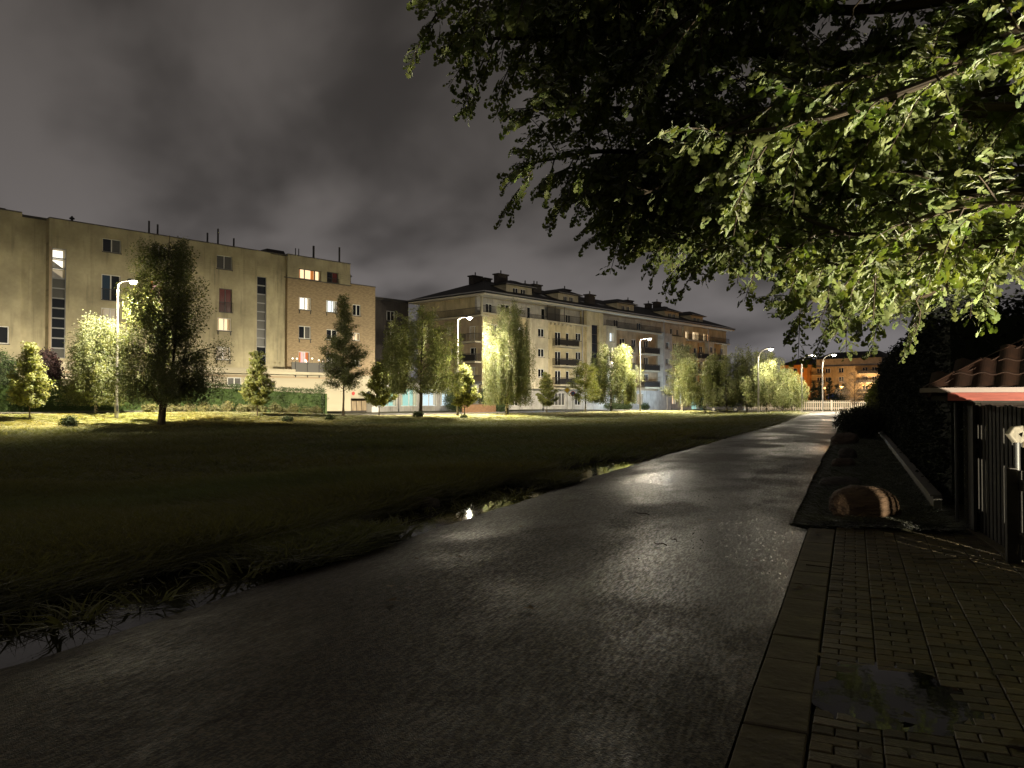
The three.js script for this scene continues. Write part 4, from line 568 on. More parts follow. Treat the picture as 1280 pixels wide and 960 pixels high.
{ const q = (t, z) => S(t, z);
  shrub('red_shrub', 'dark red-leaved shrub behind the hedge near the stair strip', ...q(-7.1, 10.5), 1.0, 0.9, 4.6, redLeaf, 101, undefined, 'big', 0.3);
  shrub('evergreen_shrub', 'large dark evergreen shrub behind the hedge beside the block', ...q(-9.9, 10.5), 1.5, 1.2, 4.4, hedgeLeaf, 102, undefined, 'small', 0.3);
  for (let i = 0; i < 15; i++) shrub('low_shrub', 'low pale-leaved shrub planted in a row at the hedge foot', ...q(-3.4 + i * 0.92, 18.4 + 0.2 * Math.sin(i * 2)), 0.42, 0.42, 0.62 + 0.12 * Math.sin(i * 3.3), paleShrub, 110 + i, 'row of low shrubs along the hedge foot', 'big', 0.2);
  [[64.5, 9, 1.3, 1.1, 'round bush before the balconies of the gabled house'], [67, 8.5, 1.5, 1.0, 'wide clipped bush by the diamond sign'], [70, 7.5, 1.0, 1.1, 'dark round bush before the stair strip'], [78, 6, 0.8, 1.2, 'small ball bush on the tower side of the entrance lamp'], [73, 6, 0.75, 1.1, 'small ball bush on the stair side of the entrance lamp'], [92, 10, 2.2, 1.3, 'grey-green spreading bush under the conical tree'], [97, 9, 1.5, 1.2, 'rounded bush next to the grey-green spreading bush']].forEach(([t, z, r, h, l], i) => shrub('round_bush', l, ...q(t, z), r, r, h, i === 5 ? leafMat(0.10, 0.13, 0.08) : hedgeLeaf, 140 + i, undefined, 'small', 0.24));
  shrub('round_bush', 'small green bush at the end of the brick wall', ...q(37.6, 12.3), 0.7, 0.7, 1.1, hedgeLeaf, 150);
  shrub('dark_shrub', 'largest dark shrub at the corner of the gabled house', ...q(41.5, 8), 2.6, 1.8, 3.4, hedgeLeaf, 151, undefined, 'small', 0.34);
  shrub('dark_shrub', 'tall dark shrub before the gable beside the lit shops', ...q(37, 6), 1.8, 1.6, 3.0, hedgeLeaf, 152, undefined, 'small', 0.34);
}
// young car parked under the far birches
{ const o = thing('parked_car', 'dark hatchback parked beyond the birches near the lit shop', 'car', [-14.5, groundH(-14.5, -96) + 0.02, -96], 0.1), paint = new THREE.MeshPhysicalMaterial({ color: lin(0.03, 0.028, 0.03), roughness: 0.35, clearcoat: 1 });
  const s = new THREE.Shape(); s.moveTo(-2.05, 0.35); s.lineTo(-2.1, 0.7); s.quadraticCurveTo(-2.05, 0.95, -1.85, 1.0); s.quadraticCurveTo(-1.5, 1.42, -1.0, 1.46); s.lineTo(0.2, 1.46); s.quadraticCurveTo(0.7, 1.4, 1.05, 0.98); s.quadraticCurveTo(1.9, 0.9, 2.05, 0.66); s.lineTo(2.08, 0.35); s.lineTo(-2.05, 0.35);
  const g = new THREE.ExtrudeGeometry(s, { depth: 1.5, bevelEnabled: true, bevelSize: 0.1, bevelThickness: 0.1, bevelSegments: 3 }); g.translate(0, 0, -0.75); part('body', g, paint, o);
  for (const z of [-0.862, 0.862]) { const w = new THREE.Shape([[-1.45, 1.0], [-1.15, 1.34], [0.2, 1.34], [0.75, 1.0]].map((p) => new THREE.Vector2(...p))); const q = new THREE.ExtrudeGeometry(w, { depth: 0.01, bevelEnabled: false }); part('side_window', q, mat.glassDark, o, [0, 0, z - 0.005]); for (const x of [-1.3, 1.3]) { const t = new THREE.TorusGeometry(0.24, 0.09, 8, 20); const wl = part('wheel', t, M([0.02, 0.02, 0.02], 0.9), o, [x, 0.33, z * 0.94]); part('rim', new THREE.CylinderGeometry(0.2, 0.2, 0.1, 14).rotateX(Math.PI / 2), mat.steel, wl); } }
  for (const z of [-0.6, 0.6]) { boxAt('headlight', mat.glassGrey, o, 2.1, 2.17, 0.62, 0.76, z - 0.16, z + 0.16); boxAt('tail_light', mat.glassRed, o, -2.21, -2.14, 0.72, 0.88, z - 0.14, z + 0.14); }
}

// ------------------------------------------------------------------ right-hand verge: tall hedge, plinth, stones, roofed gate
hedge('tall_hedge', 'tall black-green ivy hedge standing along the lane above a concrete plinth', 1.95, -12.6, 28, Math.PI / 2, 3.0, 1.5, leafMat(0.014, 0.02, 0.008, 0.15), M([0.014, 0.02, 0.008], 1), 120, 0.22, 17, -1, 0);
{ const o = thing('fence_plinth', 'low wet concrete plinth running along the foot of the tall hedge', 'plinth', [1.02, 0, -11.5]);
  for (let i = 0; i < 11; i++) { const p = part('plinth_panel', span(-0.05, 0.05, -0.02, 0.235, -2.49, 0), M([0.22, 0.21, 0.19], 0.42, { map: rep(tMottle, 1, 1), bumpMap: rep(tMottleB, 2, 2), bumpScale: 0.004 }), o, [0, 0.005 * Math.sin(i * 3), -i * 2.5]); }
  part('capping', span(-0.09, 0.05, 0.24, 0.265, -27.4, 0), M([0.26, 0.25, 0.23], 0.34, { map: rep(tMottle, 1, 1), bumpMap: rep(tMottleB, 3, 3), bumpScale: 0.004 }), o); }
const stoneM = [[0.17, 0.105, 0.065], [0.13, 0.12, 0.105], [0.16, 0.12, 0.09]].map((c) => M(c, 0.8, { map: rep(tMottle, 2, 2), bumpMap: rep(tMottleB, 3, 3), bumpScale: 0.03 }));
function boulder(label, x, z, rx, ry, rz, sd, m, sink = 0.3) {
  const g = new THREE.IcosahedronGeometry(1, 6), p = g.attributes.position, v = new THREE.Vector3();
  for (let i = 0; i < p.count; i++) { v.fromBufferAttribute(p, i).normalize(); const n = fbm(v.x * 1.4 + sd, v.y * 1.4 + v.z * 1.1 + sd, 4, sd), k = 0.74 + 0.46 * n + 0.07 * fbm(v.x * 5 + sd, v.y * 5 + v.z * 4, 3, sd + 9); const sq = 1 / Math.pow(Math.abs(v.x) ** 3 + Math.abs(v.y) ** 3 + Math.abs(v.z) ** 3, 1 / 3); v.multiplyScalar(k * mix(1, sq, 0.55)); p.setXYZ(i, v.x * rx, v.y * ry, v.z * rz); }
  g.computeVertexNormals(); return solo('boulder', g, m, label, 'boulder', [x, groundH(x, z) + ry * (1 - sink) - 0.02, z], 'boulders along the right verge');
}
boulder('large rounded granite boulder beside the gate with striped lamplight on it', 0.14, -10.55, 0.42, 0.25, 0.33, 3, stoneM[0], 0.42);
boulder('flat low stone on the verge behind the large boulder', -0.2, -14.3, 0.32, 0.11, 0.24, 5, stoneM[1], 0.4);
boulder('small squat dark stone midway along the verge', -0.2, -18.2, 0.24, 0.15, 0.2, 7, stoneM[2], 0.4);
boulder('upright dark pointed stone midway along the verge', -0.14, -20.4, 0.2, 0.2, 0.17, 9, stoneM[1], 0.4);
boulder('pale-topped long stone beside the dark shrub', -0.25, -27.2, 0.42, 0.26, 0.36, 12, stoneM[2], 0.4);
boulder('half-sunk small stone lying in the field grass near the puddle', -5.75, -9.6, 0.2, 0.12, 0.16, 15, M([0.08, 0.065, 0.05], 0.9));
shrub('dark_shrub', 'wide dark low shrub spreading at the hedge foot by the lane', 0.25, -31, 0.95, 1.6, 1.25, leafMat(0.03, 0.035, 0.015, 0.2), 161, undefined, 'small', 0.2);
shrub('lit_shrub', 'yellow-green shrub catching lamplight behind the dark shrub', 0.9, -38, 0.9, 1.3, 1.5, leafMat(0.09, 0.10, 0.03), 162, undefined, 'small', 0.22);
shrub('lit_shrub', 'bright yellow-green bush at the far end of the hedge', 1.8, -62, 1.0, 1.2, 3.0, youngLeaf, 163, undefined, 'big', 0.3);

const woodDark = M([0.035, 0.028, 0.02], 0.7, { map: rep(tWood, 1, 1), bumpMap: rep(tWood, 1, 1), bumpScale: 0.004 }), woodGrey = M([0.085, 0.085, 0.065], 0.75, { map: rep(tWood, 1, 1), bumpMap: rep(tWood, 1, 1), bumpScale: 0.004 }), tileM = [[0.042, 0.015, 0.007], [0.036, 0.013, 0.006], [0.05, 0.019, 0.008]].map((c) => M(c, 0.7, { map: rep(tMottle, 2, 2), bumpMap: rep(tMottleB, 4, 4), bumpScale: 0.003 }));
{ // little roofed shelter
  const o = thing('gate_shelter', 'small timber shelter with red pantile hipped roof beside the gate', 'shelter', [0.80, 0, -10.2], R(-12));
  const W = 3.5, D = 3.3, ey = 1.64, hp = D / 2, rise = hp * Math.tan(R(32));
  part('side_wall', Array.from({ length: 14 }, (_, i) => span(0.40, 0.43, 0.02 + i * 0.113, 0.128 + i * 0.113, -3.0, -0.34)), woodGrey, o);
  part('rear_wall', Array.from({ length: 14 }, (_, i) => span(0.44, 3.2, 0.02 + i * 0.113, 0.128 + i * 0.113, -2.9, -2.87)), woodDark, o); part('partition', Array.from({ length: 13 }, (_, i) => span(0.44, 3.2, 0.02 + i * 0.12, 0.135 + i * 0.12, -1.5, -1.47)), M([0.04, 0.024, 0.018], 0.8, { map: rep(tWood, 1, 1) }), o);
  for (const [x, z] of [[0.36, -0.22], [3.1, -0.22]]) { const p = part('pillar', bx(0.1, 1.56, 0.1, x + 0.06, 0, z), woodDark, o); for (let i = 0; i < 20; i++) part('slat', bx(0.125, 0.062, 0.125, x + 0.06, 0.01 + i * 0.076, z), woodGrey, p); }
  for (const x of [0.30, 0.2]) part('downpipe', cyl(0.022, 0.022, 1.5, x + 0.06, 0, -0.42, 8), mat.steelDark, o);
  part('beam', span(0.2, 3.4, 1.5, 1.58, -0.3, -0.2), woodDark, o);
  part('deck', hull([[0, ey, 0], [W, ey, 0], [0, ey, -D], [W, ey, -D], [0, ey - 0.02, 0], [W, ey - 0.02, -D], [0, ey - 0.02, -D], [W, ey - 0.02, 0], [hp, ey + rise, -hp], [W - hp, ey + rise, -hp]]), M([0.05, 0.02, 0.014], 0.8), o);
  const fas = part('fascia_board', span(0.22, W, ey - 0.115, ey - 0.022, 0.0, 0.025), M([0.55, 0.15, 0.125], 0.55, { map: rep(tWood, 1, 1) }), o); part('fascia_board', span(0.045, 0.22, ey - 0.115, ey - 0.06, -0.02, 0.005), woodGrey, o); part('fascia_board', span(-0.02, 0.005, ey - 0.1, ey - 0.022, -D, -0.02), woodGrey, o);
  part('gutter', [span(-0.04, W, ey - 0.02, ey + 0.035, 0.026, 0.09), span(-0.06, -0.022, ey - 0.02, ey + 0.03, -D, 0.09)], M([0.34, 0.27, 0.25], 0.5), o);
  // pantiles: each an S-profile shell
  const tg = (() => { const n = 10, w = 0.235, l = 0.37, pos = [], uv = [], idx = []; for (let j = 0; j < 2; j++) for (let i = 0; i <= n; i++) { const u = i / n; pos.push(u * w, 0.017 * Math.sin(u * Math.PI * 2 - 0.6) + 0.03 + (j ? 0.0 : 0.014), j ? -l : 0); uv.push(u * w, j * l); } for (let i = 0; i <= n; i++) { const u = i / n; pos.push(u * w, 0.017 * Math.sin(u * Math.PI * 2 - 0.6) + 0.03 + 0.014 - 0.012, 0); uv.push(u * w, 0); } const m = n + 1; for (let i = 0; i < n; i++) { idx.push(i, i + 1, i + m, i + 1, i + m + 1, i + m); idx.push(i + 2 * m, i + 2 * m + 1, i, i + 2 * m + 1, i + 1, i); } const g = new THREE.BufferGeometry(); g.setAttribute('position', new THREE.Float32BufferAttribute(pos, 3)); g.setAttribute('uv', new THREE.Float32BufferAttribute(uv, 2)); g.setIndex(idx); const q = g.toNonIndexed(); q.computeVertexNormals(); return q; })();
  seed(77); const pitch = R(32), rowL = 0.31, rows = 7;
  for (let r = 0; r < rows; r++) { const run = r * rowL * Math.cos(pitch); if (run > hp - 0.05) break; const y = ey + run * Math.tan(pitch);
    for (let x = 0.02 + (run * 0 + 0); x < W; x += 0.225) { if (x < run - 0.02 || x + 0.2 > W - run + 0.15) continue; const t = part('roof_tile', tg, pick(tileM), o, [x, y + rr(0, 0.004), -run + 0.03]); t.rotation.x = pitch + rr(-0.012, 0.012); t.rotation.order = 'YXZ'; }
    for (let z = 0.02; z < D; z += 0.225) { if (z < run - 0.02 || z + 0.2 > D - run + 0.15) continue; const t = part('roof_tile', tg, pick(tileM), o, [run - 0.03, y + rr(0, 0.004), -z - 0.225]); t.rotation.order = 'YXZ'; t.rotation.set(pitch, -Math.PI / 2, 0); t.position.z = -z - 0.225; } }
  const hipLen = Math.hypot(hp, hp, rise), cap = new THREE.CylinderGeometry(0.085, 0.10, 0.36, 12, 1, false, 0, Math.PI); cap.rotateY(Math.PI / 2); cap.translate(0, 0.18, 0);
  const dir = new THREE.Vector3(hp, rise, -hp).normalize(), up = new THREE.Vector3(0, 1, 0), xa = dir.clone().cross(up).normalize(), za = xa.clone().cross(dir).normalize();
  for (let i = 0; i * 0.31 < hipLen; i++) { const m = new THREE.Matrix4().makeBasis(xa, dir, za), h = part('hip_tile', cap, tileM[i % 3], o); h.applyMatrix4(m); const p = dir.clone().multiplyScalar(i * 0.31 - 0.02); h.position.set(p.x, ey + p.y + 0.02 + 0.004 * (i % 2), p.z); }
  part('ridge_cap', new THREE.CylinderGeometry(0.1, 0.1, W - 2 * hp + 0.3, 12, 1, false, 0, Math.PI).rotateZ(Math.PI / 2).rotateX(-Math.PI / 2), tileM[0], o, [W / 2, ey + rise + 0.02, -hp]);
}
const gateWood = M([0.02, 0.017, 0.014], 0.8, { map: rep(tWood, 1, 1) });
{ // gate of pickets, slightly open towards the drive
  const o = thing('garden_gate', 'dark timber picket gate hung at the shelter pillar', 'gate', [1.3, 0, -10.2], Math.atan2(0.16, 1.75) - Math.PI / 2);
  const L = 1.72; // local x runs towards the camera
  for (const [a, c] of [[0.01, 0.28], [0.86, 1.08], [1.24, 1.46]]) part('rail', span(0, L + 0.075, a, c, -0.035, -0.012), woodDark, o);
  part('kick_panel', span(0.56, 1.2, 0.01, 1.45, -0.06, -0.037), woodDark, o);
  for (let i = 0; i < 12; i++) part('picket', bx(0.098, 1.46 + 0.012 * Math.sin(i * 5), 0.013, 0.06 + i * 0.145, 0.015, 0), gateWood, o);
  part('jamb', span(-0.2, 0.2, 0.0, 1.52, 0.045, 0.075), gateWood, o);
  part('hinge', [bx(0.2, 0.04, 0.012, 0.1, 0.98, 0.018), bx(0.2, 0.04, 0.012, 0.1, 0.25, 0.018)], mat.steelDark, o); part('latch', bx(0.05, 0.12, 0.04, L - 0.05, 0.9, 0.03), mat.steel, o);
  part('threshold', span(-0.05, L + 0.06, -0.05, 0.03, -0.12, 0.1), mat.concrete, o);
  const q = thing('gate_post', 'dark steel gate post with pale pointed metal cap', 'post', [1.40, 0, -8.4], 0.95);
  part('shaft', cyl(0.026, 0.026, 1.14, 0, 0, 0, 10), mat.steelDark, q); const s = new THREE.Shape([[-0.16, 0.02], [-0.07, 0.075], [0.1, 0.085], [0.17, 0.04], [0.12, -0.03], [0.03, -0.06], [-0.05, -0.05], [-0.11, -0.01]].map((p) => new THREE.Vector2(...p))); s.holes.push(new THREE.Path([[-0.03, 0.02], [0.06, 0.035], [0.03, -0.015]].map((p) => new THREE.Vector2(...p))));
  const g = new THREE.ExtrudeGeometry(s, { depth: 0.03, bevelEnabled: true, bevelSize: 0.012, bevelThickness: 0.012, bevelSegments: 2 }); g.translate(0, 1.2, -0.015); part('cap', g, M([0.25, 0.235, 0.2], 0.6, { map: rep(tMottle, 3, 3) }), q);
  solo('garden_stake', [cyl(0.035, 0.03, 1.25, 0, 0, 0, 9)], M([0.26, 0.22, 0.15], 0.8, { map: rep(tWood, 1, 1) }), 'pale round wooden stake standing in the garden behind the gate post', 'stake', [1.52, 0.02, -8.72]);
  const f = thing('board_fence', 'low dark board fence continuing from the gate post past the drive', 'fence', [1.44, 0, -8.41], Math.atan2(0.55, 11) - Math.PI / 2);
  for (let i = 0; i < 75; i++) part('board', bx(i < 7 ? 0.105 : 0.143, (i < 7 ? 0.85 : 1.42) + 0.01 * Math.sin(i * 7), 0.022, 0.08 + i * 0.145, 0.02, i % 2 ? 0.002 : -0.004), woodDark, f); for (const y of [0.2, 0.7]) part('rail', span(0, 11, y, y + 0.09, 0.016, 0.05), woodDark, f); for (let i = 0; i < 6; i++) part('post', bx(0.09, i ? 1.45 : 0.9, 0.09, 0.05 + i * 2.15, 0, 0.1), woodDark, f);
}
{ // the garden lamp whose light reaches the tree, the eaves and the boulder
  const o = thing('garden_lamp', 'white glowing globe on a low bollard in the garden behind the fence', 'lamp', [3.6, 0.02, -4.9]);
  part('post', cyl(0.05, 0.045, 0.4, 0, 0, 0, 10), mat.steelDark, o); part('lamp_globe', new THREE.SphereGeometry(0.13, 16, 12), glow(1, 0.9, 0.7, 12), o, [0, 0.53, 0]); const l = new THREE.PointLight(lin(1, 0.90, 0.66), 300); l.position.set(0, 0.53, 0); l.castShadow = true; l.shadow.radius = 3; o.add(l);
}

// ------------------------------------------------------------------ the big tree over the lane
{
  const T = thing('overhanging_tree', 'large lobed-leaved tree whose lamplit boughs hang over the lane from the garden', 'tree', [4.9, 0, -5.4]);
  seed(404);
  const O = new THREE.Vector3(4.9, 0, -5.4), wood = [], leaves = [];
  part('trunk', tube(curve([[0, -0.1, 0], [-0.05, 1.5, 0.03], [0.05, 3, -0.05], [0, 5, 0.1], [0.1, 8, 0]], 14), Array.from({ length: 15 }, (_, i) => mix(0.32, 0.1, i / 14)), 12), mat.bark, T);
  // boughs: start height on the trunk, then points in the world, base radius, leafiness
  const boughs = [
    [3.3, [[2.6, 3.9, -5.9], [1.04, 4.05, -5.96], [-0.03, 4.25, -6.5], [-1.3, 4.55, -6.3], [-2.3, 4.55, -5.8], [-2.85, 4.42, -5.3]], 0.13, 1],
    [3.0, [[2.7, 3.4, -6.3], [1.14, 3.7, -6.56], [0.12, 3.75, -7.2], [-1.0, 3.7, -7.0], [-2.0, 3.75, -6.4], [-2.6, 3.6, -6.0]], 0.085, 1],
    [2.6, [[2.6, 2.8, -6.0], [1.04, 2.95, -5.96], [0.3, 3.05, -6.4], [-0.9, 3.1, -6.9], [-1.6, 2.95, -6.9], [-2.0, 2.75, -6.8]], 0.06, 1],
    [2.2, [[2.6, 2.35, -5.5], [1.0, 2.5, -5.5], [0.46, 2.56, -5.7], [-0.09, 2.5, -6.1], [-0.8, 2.62, -6.5], [-1.15, 2.45, -6.7]], 0.05, 1.2],
    [3.2, [[3.0, 3.2, -7.6], [1.5, 3.05, -8.6], [0.6, 2.6, -9.0], [0.0, 2.6, -8.8], [-0.5, 2.6, -8.5]], 0.06, 1],
    [3.6, [[3.2, 3.8, -4.9], [1.7, 3.6, -4.6], [0.6, 3.35, -4.7], [-0.2, 3.1, -4.75], [-0.7, 2.9, -4.8]], 0.06, 0.8],
    [4.4, [[2.8, 5.0, -6.2], [1.0, 5.3, -6.6], [-0.6, 5.3, -6.7], [-1.8, 5.1, -6.5], [-2.5, 4.9, -6.1]], 0.08, 1],
    [4.2, [[2.8, 4.5, -7.2], [0.9, 4.6, -8.0], [-0.5, 4.5, -8.2], [-1.7, 4.2, -8.0], [-2.3, 3.6, -7.8]], 0.07, 1],
    [3.4, [[2.6, 3.5, -7.4], [1.2, 3.4, -8.2], [0.0, 3.2, -8.3], [-1.0, 3.0, -8.0], [-1.9, 2.75, -7.7]], 0.06, 1],
    [5.2, [[2.6, 5.9, -5.6], [0.6, 6.0, -5.8], [-1.0, 5.8, -5.8], [-2.2, 5.3, -5.6]], 0.07, 0.9],
    [3.0, [[2.8, 3.1, -7.0], [1.6, 2.9, -7.6], [0.8, 2.85, -7.9], [0.3, 2.75, -8.0]], 0.045, 1.1],
    [2.9, [[2.7, 3.1, -5.6], [1.3, 3.25, -5.4], [0.5, 3.45, -5.6], [-0.4, 3.5, -5.8], [-1.1, 3.35, -6.0]], 0.05, 1.1],
    [4.0, [[2.6, 4.4, -5.2], [1.2, 4.5, -5.0], [0.1, 4.5, -5.1], [-0.9, 4.3, -5.3], [-1.6, 4.05, -5.5]], 0.06, 0.9],
    [4.6, [[2.8, 5.0, -5.0], [1.2, 5.1, -5.2], [-0.4, 5.0, -5.6], [-1.6, 4.85, -5.9], [-2.3, 4.3, -6.0]], 0.06, 1],
    [3.3, [[2.6, 3.7, -6.8], [0.9, 3.9, -7.4], [-0.5, 3.95, -7.7], [-1.6, 3.6, -7.6], [-2.2, 3.15, -7.3]], 0.06, 1.1],
    [3.8, [[3.6, 4.3, -8.2], [2.4, 4.3, -10.6], [1.3, 3.9, -12.4], [0.5, 3.4, -13.2], [-0.1, 3.0, -13.0]], 0.06, 1.2],
    [3.6, [[3.7, 4.0, -8.4], [2.6, 3.9, -11.2], [1.7, 3.6, -13.2], [1.0, 3.2, -14.2]], 0.05, 1.3],
    [4.2, [[3.4, 4.8, -8.0], [1.8, 4.9, -10.0], [0.6, 4.4, -11.2], [-0.3, 3.8, -11.6], [-0.8, 3.3, -11.2]], 0.06, 1.2],
    [3.5, [[3.0, 3.9, -8.0], [1.8, 3.9, -9.4], [0.9, 3.5, -10.2], [0.3, 3.0, -10.4]], 0.06, 1],
  ];
  const UP = new THREE.Vector3(0, 1, 0);
  const spray = (p, dir, L, dens) => {                   // a leafy side shoot with leaves in opposite pairs
    const n = 5, pts = [p.clone()], d = dir.clone(); for (let i = 0; i < n; i++) { d.y -= 0.09; d.normalize(); pts.push(pts[i].clone().addScaledVector(d, L / n)); }
    wood.push(tube(pts.map((v) => v.clone().sub(O).toArray()), pts.map((_, i) => mix(0.0075, 0.0025, i / n)), 4));
    for (let s = 0.12; s < 1.02; s += 0.062 / L / dens * 0.6) {
      const k = Math.min(n - 1e-3, s * n), i = Math.floor(k), q = pts[i].clone().lerp(pts[i + 1], k - i), side = d.clone().cross(UP).normalize();
      for (const sg of [-1, 1]) {
        if (rnd() < 0.14) continue;
        const out = side.clone().multiplyScalar(sg * rr(0.4, 1)).addScaledVector(d, rr(0.1, 0.8)).addScaledVector(UP, rr(-0.6, 0.15)).normalize(), c = q.clone().addScaledVector(out, rr(0.0, 0.03));
        const nrm = UP.clone().multiplyScalar(rr(0.15, 1)).add(new THREE.Vector3(gauss(), gauss() * 0.4, gauss()).multiplyScalar(0.8)).addScaledVector(out, 0.35).normalize();
        leaves.push([c, out, nrm, rr(0.075, 0.125)]);
      }
    }
  };
  for (const [sy, pts, r, leafy] of [...boughs]) if (pts[pts.length - 1][0] < -0.9) { const dy = rr(0.12, 0.34), dz = (rnd() < 0.5 ? -1 : 1) * rr(0.3, 0.6); boughs.push([sy + 0.3, pts.map(([x, y, z], i) => [x + rr(-0.1, 0.25), y + dy * (i / 3), z + dz * Math.min(1, i / 2)]), r * 0.6, leafy]); boughs.push([sy + 0.1, pts.map(([x, y, z], i) => [x + rr(0, 0.3), y + dy * 0.4, z - dz * Math.min(1, i / 2)]), r * 0.55, leafy]); }
  for (const [sy, pts, r, leafy] of boughs) {
    const all = curve([[4.9, sy, -5.4], ...pts.map(([x, y, z]) => [x < -1.9 ? -1.9 + (x + 1.9) * 0.85 : x, y + (y < 3.4 && z > -8.4 ? 0.42 * ss(0.2, -1.2, x) : 0), z])], 26).map((p) => new THREE.Vector3(...p));
    wood.push(tube(all.map((v) => v.clone().sub(O).toArray()), all.map((_, i) => mix(r, 0.009, (i / 26) ** 0.85)), 8));
    let acc = 0;
    for (let i = 4; i < all.length; i++) {
      if (all[i].x > 2.1) continue;
      const T0 = all[i].clone().sub(all[i - 1]).normalize(); acc += all[i].distanceTo(all[i - 1]);
      const gap = (all[i].x > 0.3 ? 0.095 : 0.066) / leafy;
      while (acc > gap) {
        acc -= gap; const a = rr(0, 6.28), perp = T0.clone().cross(UP).normalize(), dir = perp.multiplyScalar(Math.cos(a)).addScaledVector(UP, Math.sin(a) * 0.8 - 0.1).addScaledVector(T0, rr(0.2, 0.9)).normalize();
        const L = rr(0.22, 0.62) * (0.75 + 0.45 * i / 26), p = all[i].clone().lerp(all[i - 1], rnd()); spray(p, dir, L, 1);
        if (rnd() < 0.35) { const e = p.clone().addScaledVector(dir, L * 0.5); spray(e, dir.clone().add(new THREE.Vector3(gauss(), gauss() - 0.2, gauss())).normalize(), L * 0.7, 1); }
      }
    }
    const e = all[26], d = all[26].clone().sub(all[24]).normalize(); for (let i = 0; i < 4; i++) spray(e, d.clone().add(new THREE.Vector3(gauss(), gauss() * 0.6, gauss()).multiplyScalar(0.5)).normalize(), rr(0.2, 0.4), 1);
  }
  // a few bare hanging twigs
  for (const [a, b, c] of [[[0.45, 2.5, -5.7], [0.42, 2.28, -5.72], [0.40, 1.98, -5.76]], [[-0.3, 4.2, -5.6], [-0.45, 3.9, -5.5], [-0.62, 3.7, -5.45]], [[0.1, 4.3, -5.5], [-0.02, 4.0, -5.4], [-0.12, 3.82, -5.4]]]) wood.push(tube(curve([a, b, c].map((p) => [p[0] - O.x, p[1], p[2] - O.z]), 8).map((p, i) => [p[0] + 0.02 * Math.sin(i * 2.2), p[1], p[2] + 0.015 * Math.cos(i * 1.7)]), Array.from({ length: 9 }, (_, i) => mix(0.007, 0.003, i / 8)), 5));
  part('boughs', wood, mat.bark, T);
  const halfLeaf = [[0.05, 0.06], [0.13, 0.16], [0.095, 0.23], [0.22, 0.34], [0.165, 0.43], [0.31, 0.55], [0.23, 0.64], [0.31, 0.77], [0.19, 0.83], [0.17, 0.94]], ring = [[0, 0], ...halfLeaf, [0, 1], ...[...halfLeaf].reverse().map(([x, y]) => [-x, y])];
  const leafGeo = (fold) => { const pos = [[0, 0.3, 0], [0, 0.7, -0.05]], idx = [], n = ring.length; for (const [x, y] of ring) pos.push([x * 0.95, y, fold * Math.abs(x) * 1.6 - 0.22 * (y - 0.35) ** 2 + 0.02 * Math.sin(y * 25)]); for (let i = 0; i < n; i++) { const c = ring[i][1] + ring[(i + 1) % n][1] > 1 ? 1 : 0; idx.push(c, 2 + i, 2 + (i + 1) % n); } idx.push(0, 2 + 5, 1, 0, 1, 2 + n - 5); const g = new THREE.BufferGeometry(); g.setAttribute('position', new THREE.Float32BufferAttribute(pos.flat(), 3)); g.setIndex(idx); g.computeVertexNormals(); return g; };
  const LG = [leafGeo(0.10), leafGeo(0.32), leafGeo(-0.1)], LM = [[0.115, 0.16, 0.018], [0.13, 0.17, 0.02], [0.08, 0.13, 0.016], [0.15, 0.175, 0.022]].map((c) => new THREE.MeshPhysicalMaterial({ color: lin(...c), roughness: 1, transmission: 0.45, thickness: 0, clearcoat: 0.22, clearcoatRoughness: 0.35, side: THREE.DoubleSide }));
  const fw = new THREE.Vector3(-Math.sin(R(24.38)), 0.02, -Math.cos(R(24.38))), eye = new THREE.Vector3(0, 1.55, 0);
  const M4 = ([c, out, nrm, s]) => { const x = out.clone().cross(nrm).normalize(), z = x.clone().cross(out).normalize(); return new THREE.Matrix4().makeBasis(x.multiplyScalar(s), out.clone().multiplyScalar(s), z.multiplyScalar(s)).setPosition(c.clone().sub(O)); };
  const seen = (c) => { const v = c.clone().sub(eye); return v.angleTo(fw) < R(42) ? v.length() : 99; };
  const kept = leaves.filter(([c]) => c.distanceTo(eye) > 2.6); kept.forEach((l) => { l.d = seen(l[0]); }); kept.sort((a, b) => a.d - b.d);
  kept.slice(0, 300).forEach((l, i) => { const m = part('leaf', LG[i % 3], LM[i % 4], T); m.applyMatrix4(M4(l)); });
  const many = kept.slice(300), im = new THREE.InstancedMesh(LG[0], LM[0], many.length), tint = new THREE.Color(); many.forEach((l, k) => { im.setMatrixAt(k, M4(l)); const t = rr(0.75, 1.3); im.setColorAt(k, tint.setRGB(t * rr(0.95, 1.25), t, t * rr(0.9, 1.3))); }); im.name = 'foliage'; im.userData.kind = 'stuff'; im.castShadow = im.receiveShadow = true; T.add(im);
  console.log('tree leaves', kept.length);
}

// ------------------------------------------------------------------ grass, water, litter
function bladeClump(n, sd, spread, lean) { seed(sd); const pos = [], idx = []; for (let i = 0; i < n; i++) { const a = rr(0, 6.28), r = spread * Math.sqrt(rnd()), x = Math.cos(a) * r, z = Math.sin(a) * r, h = rr(0.5, 1), b = rr(0, 6.28), w = rr(0.008, 0.016), dx = Math.cos(b) * w, dz = Math.sin(b) * w, l = lean * rr(0.2, 1), lx = Math.cos(a + gauss()) * l, lz = Math.sin(a + gauss()) * l, q = pos.length / 3; pos.push(x - dx, 0, z - dz, x + dx, 0, z + dz, x + lx * 0.3 - dx * 0.8, h * 0.6, z + lz * 0.3 - dz * 0.8, x + lx * 0.3 + dx * 0.8, h * 0.6, z + lz * 0.3 + dz * 0.8, x + lx, h, z + lz); idx.push(q, q + 1, q + 2, q + 1, q + 3, q + 2, q + 2, q + 3, q + 4); } const g = new THREE.BufferGeometry(); g.setAttribute('position', new THREE.Float32BufferAttribute(pos, 3)); g.setIndex(idx); g.computeVertexNormals(); return g; }
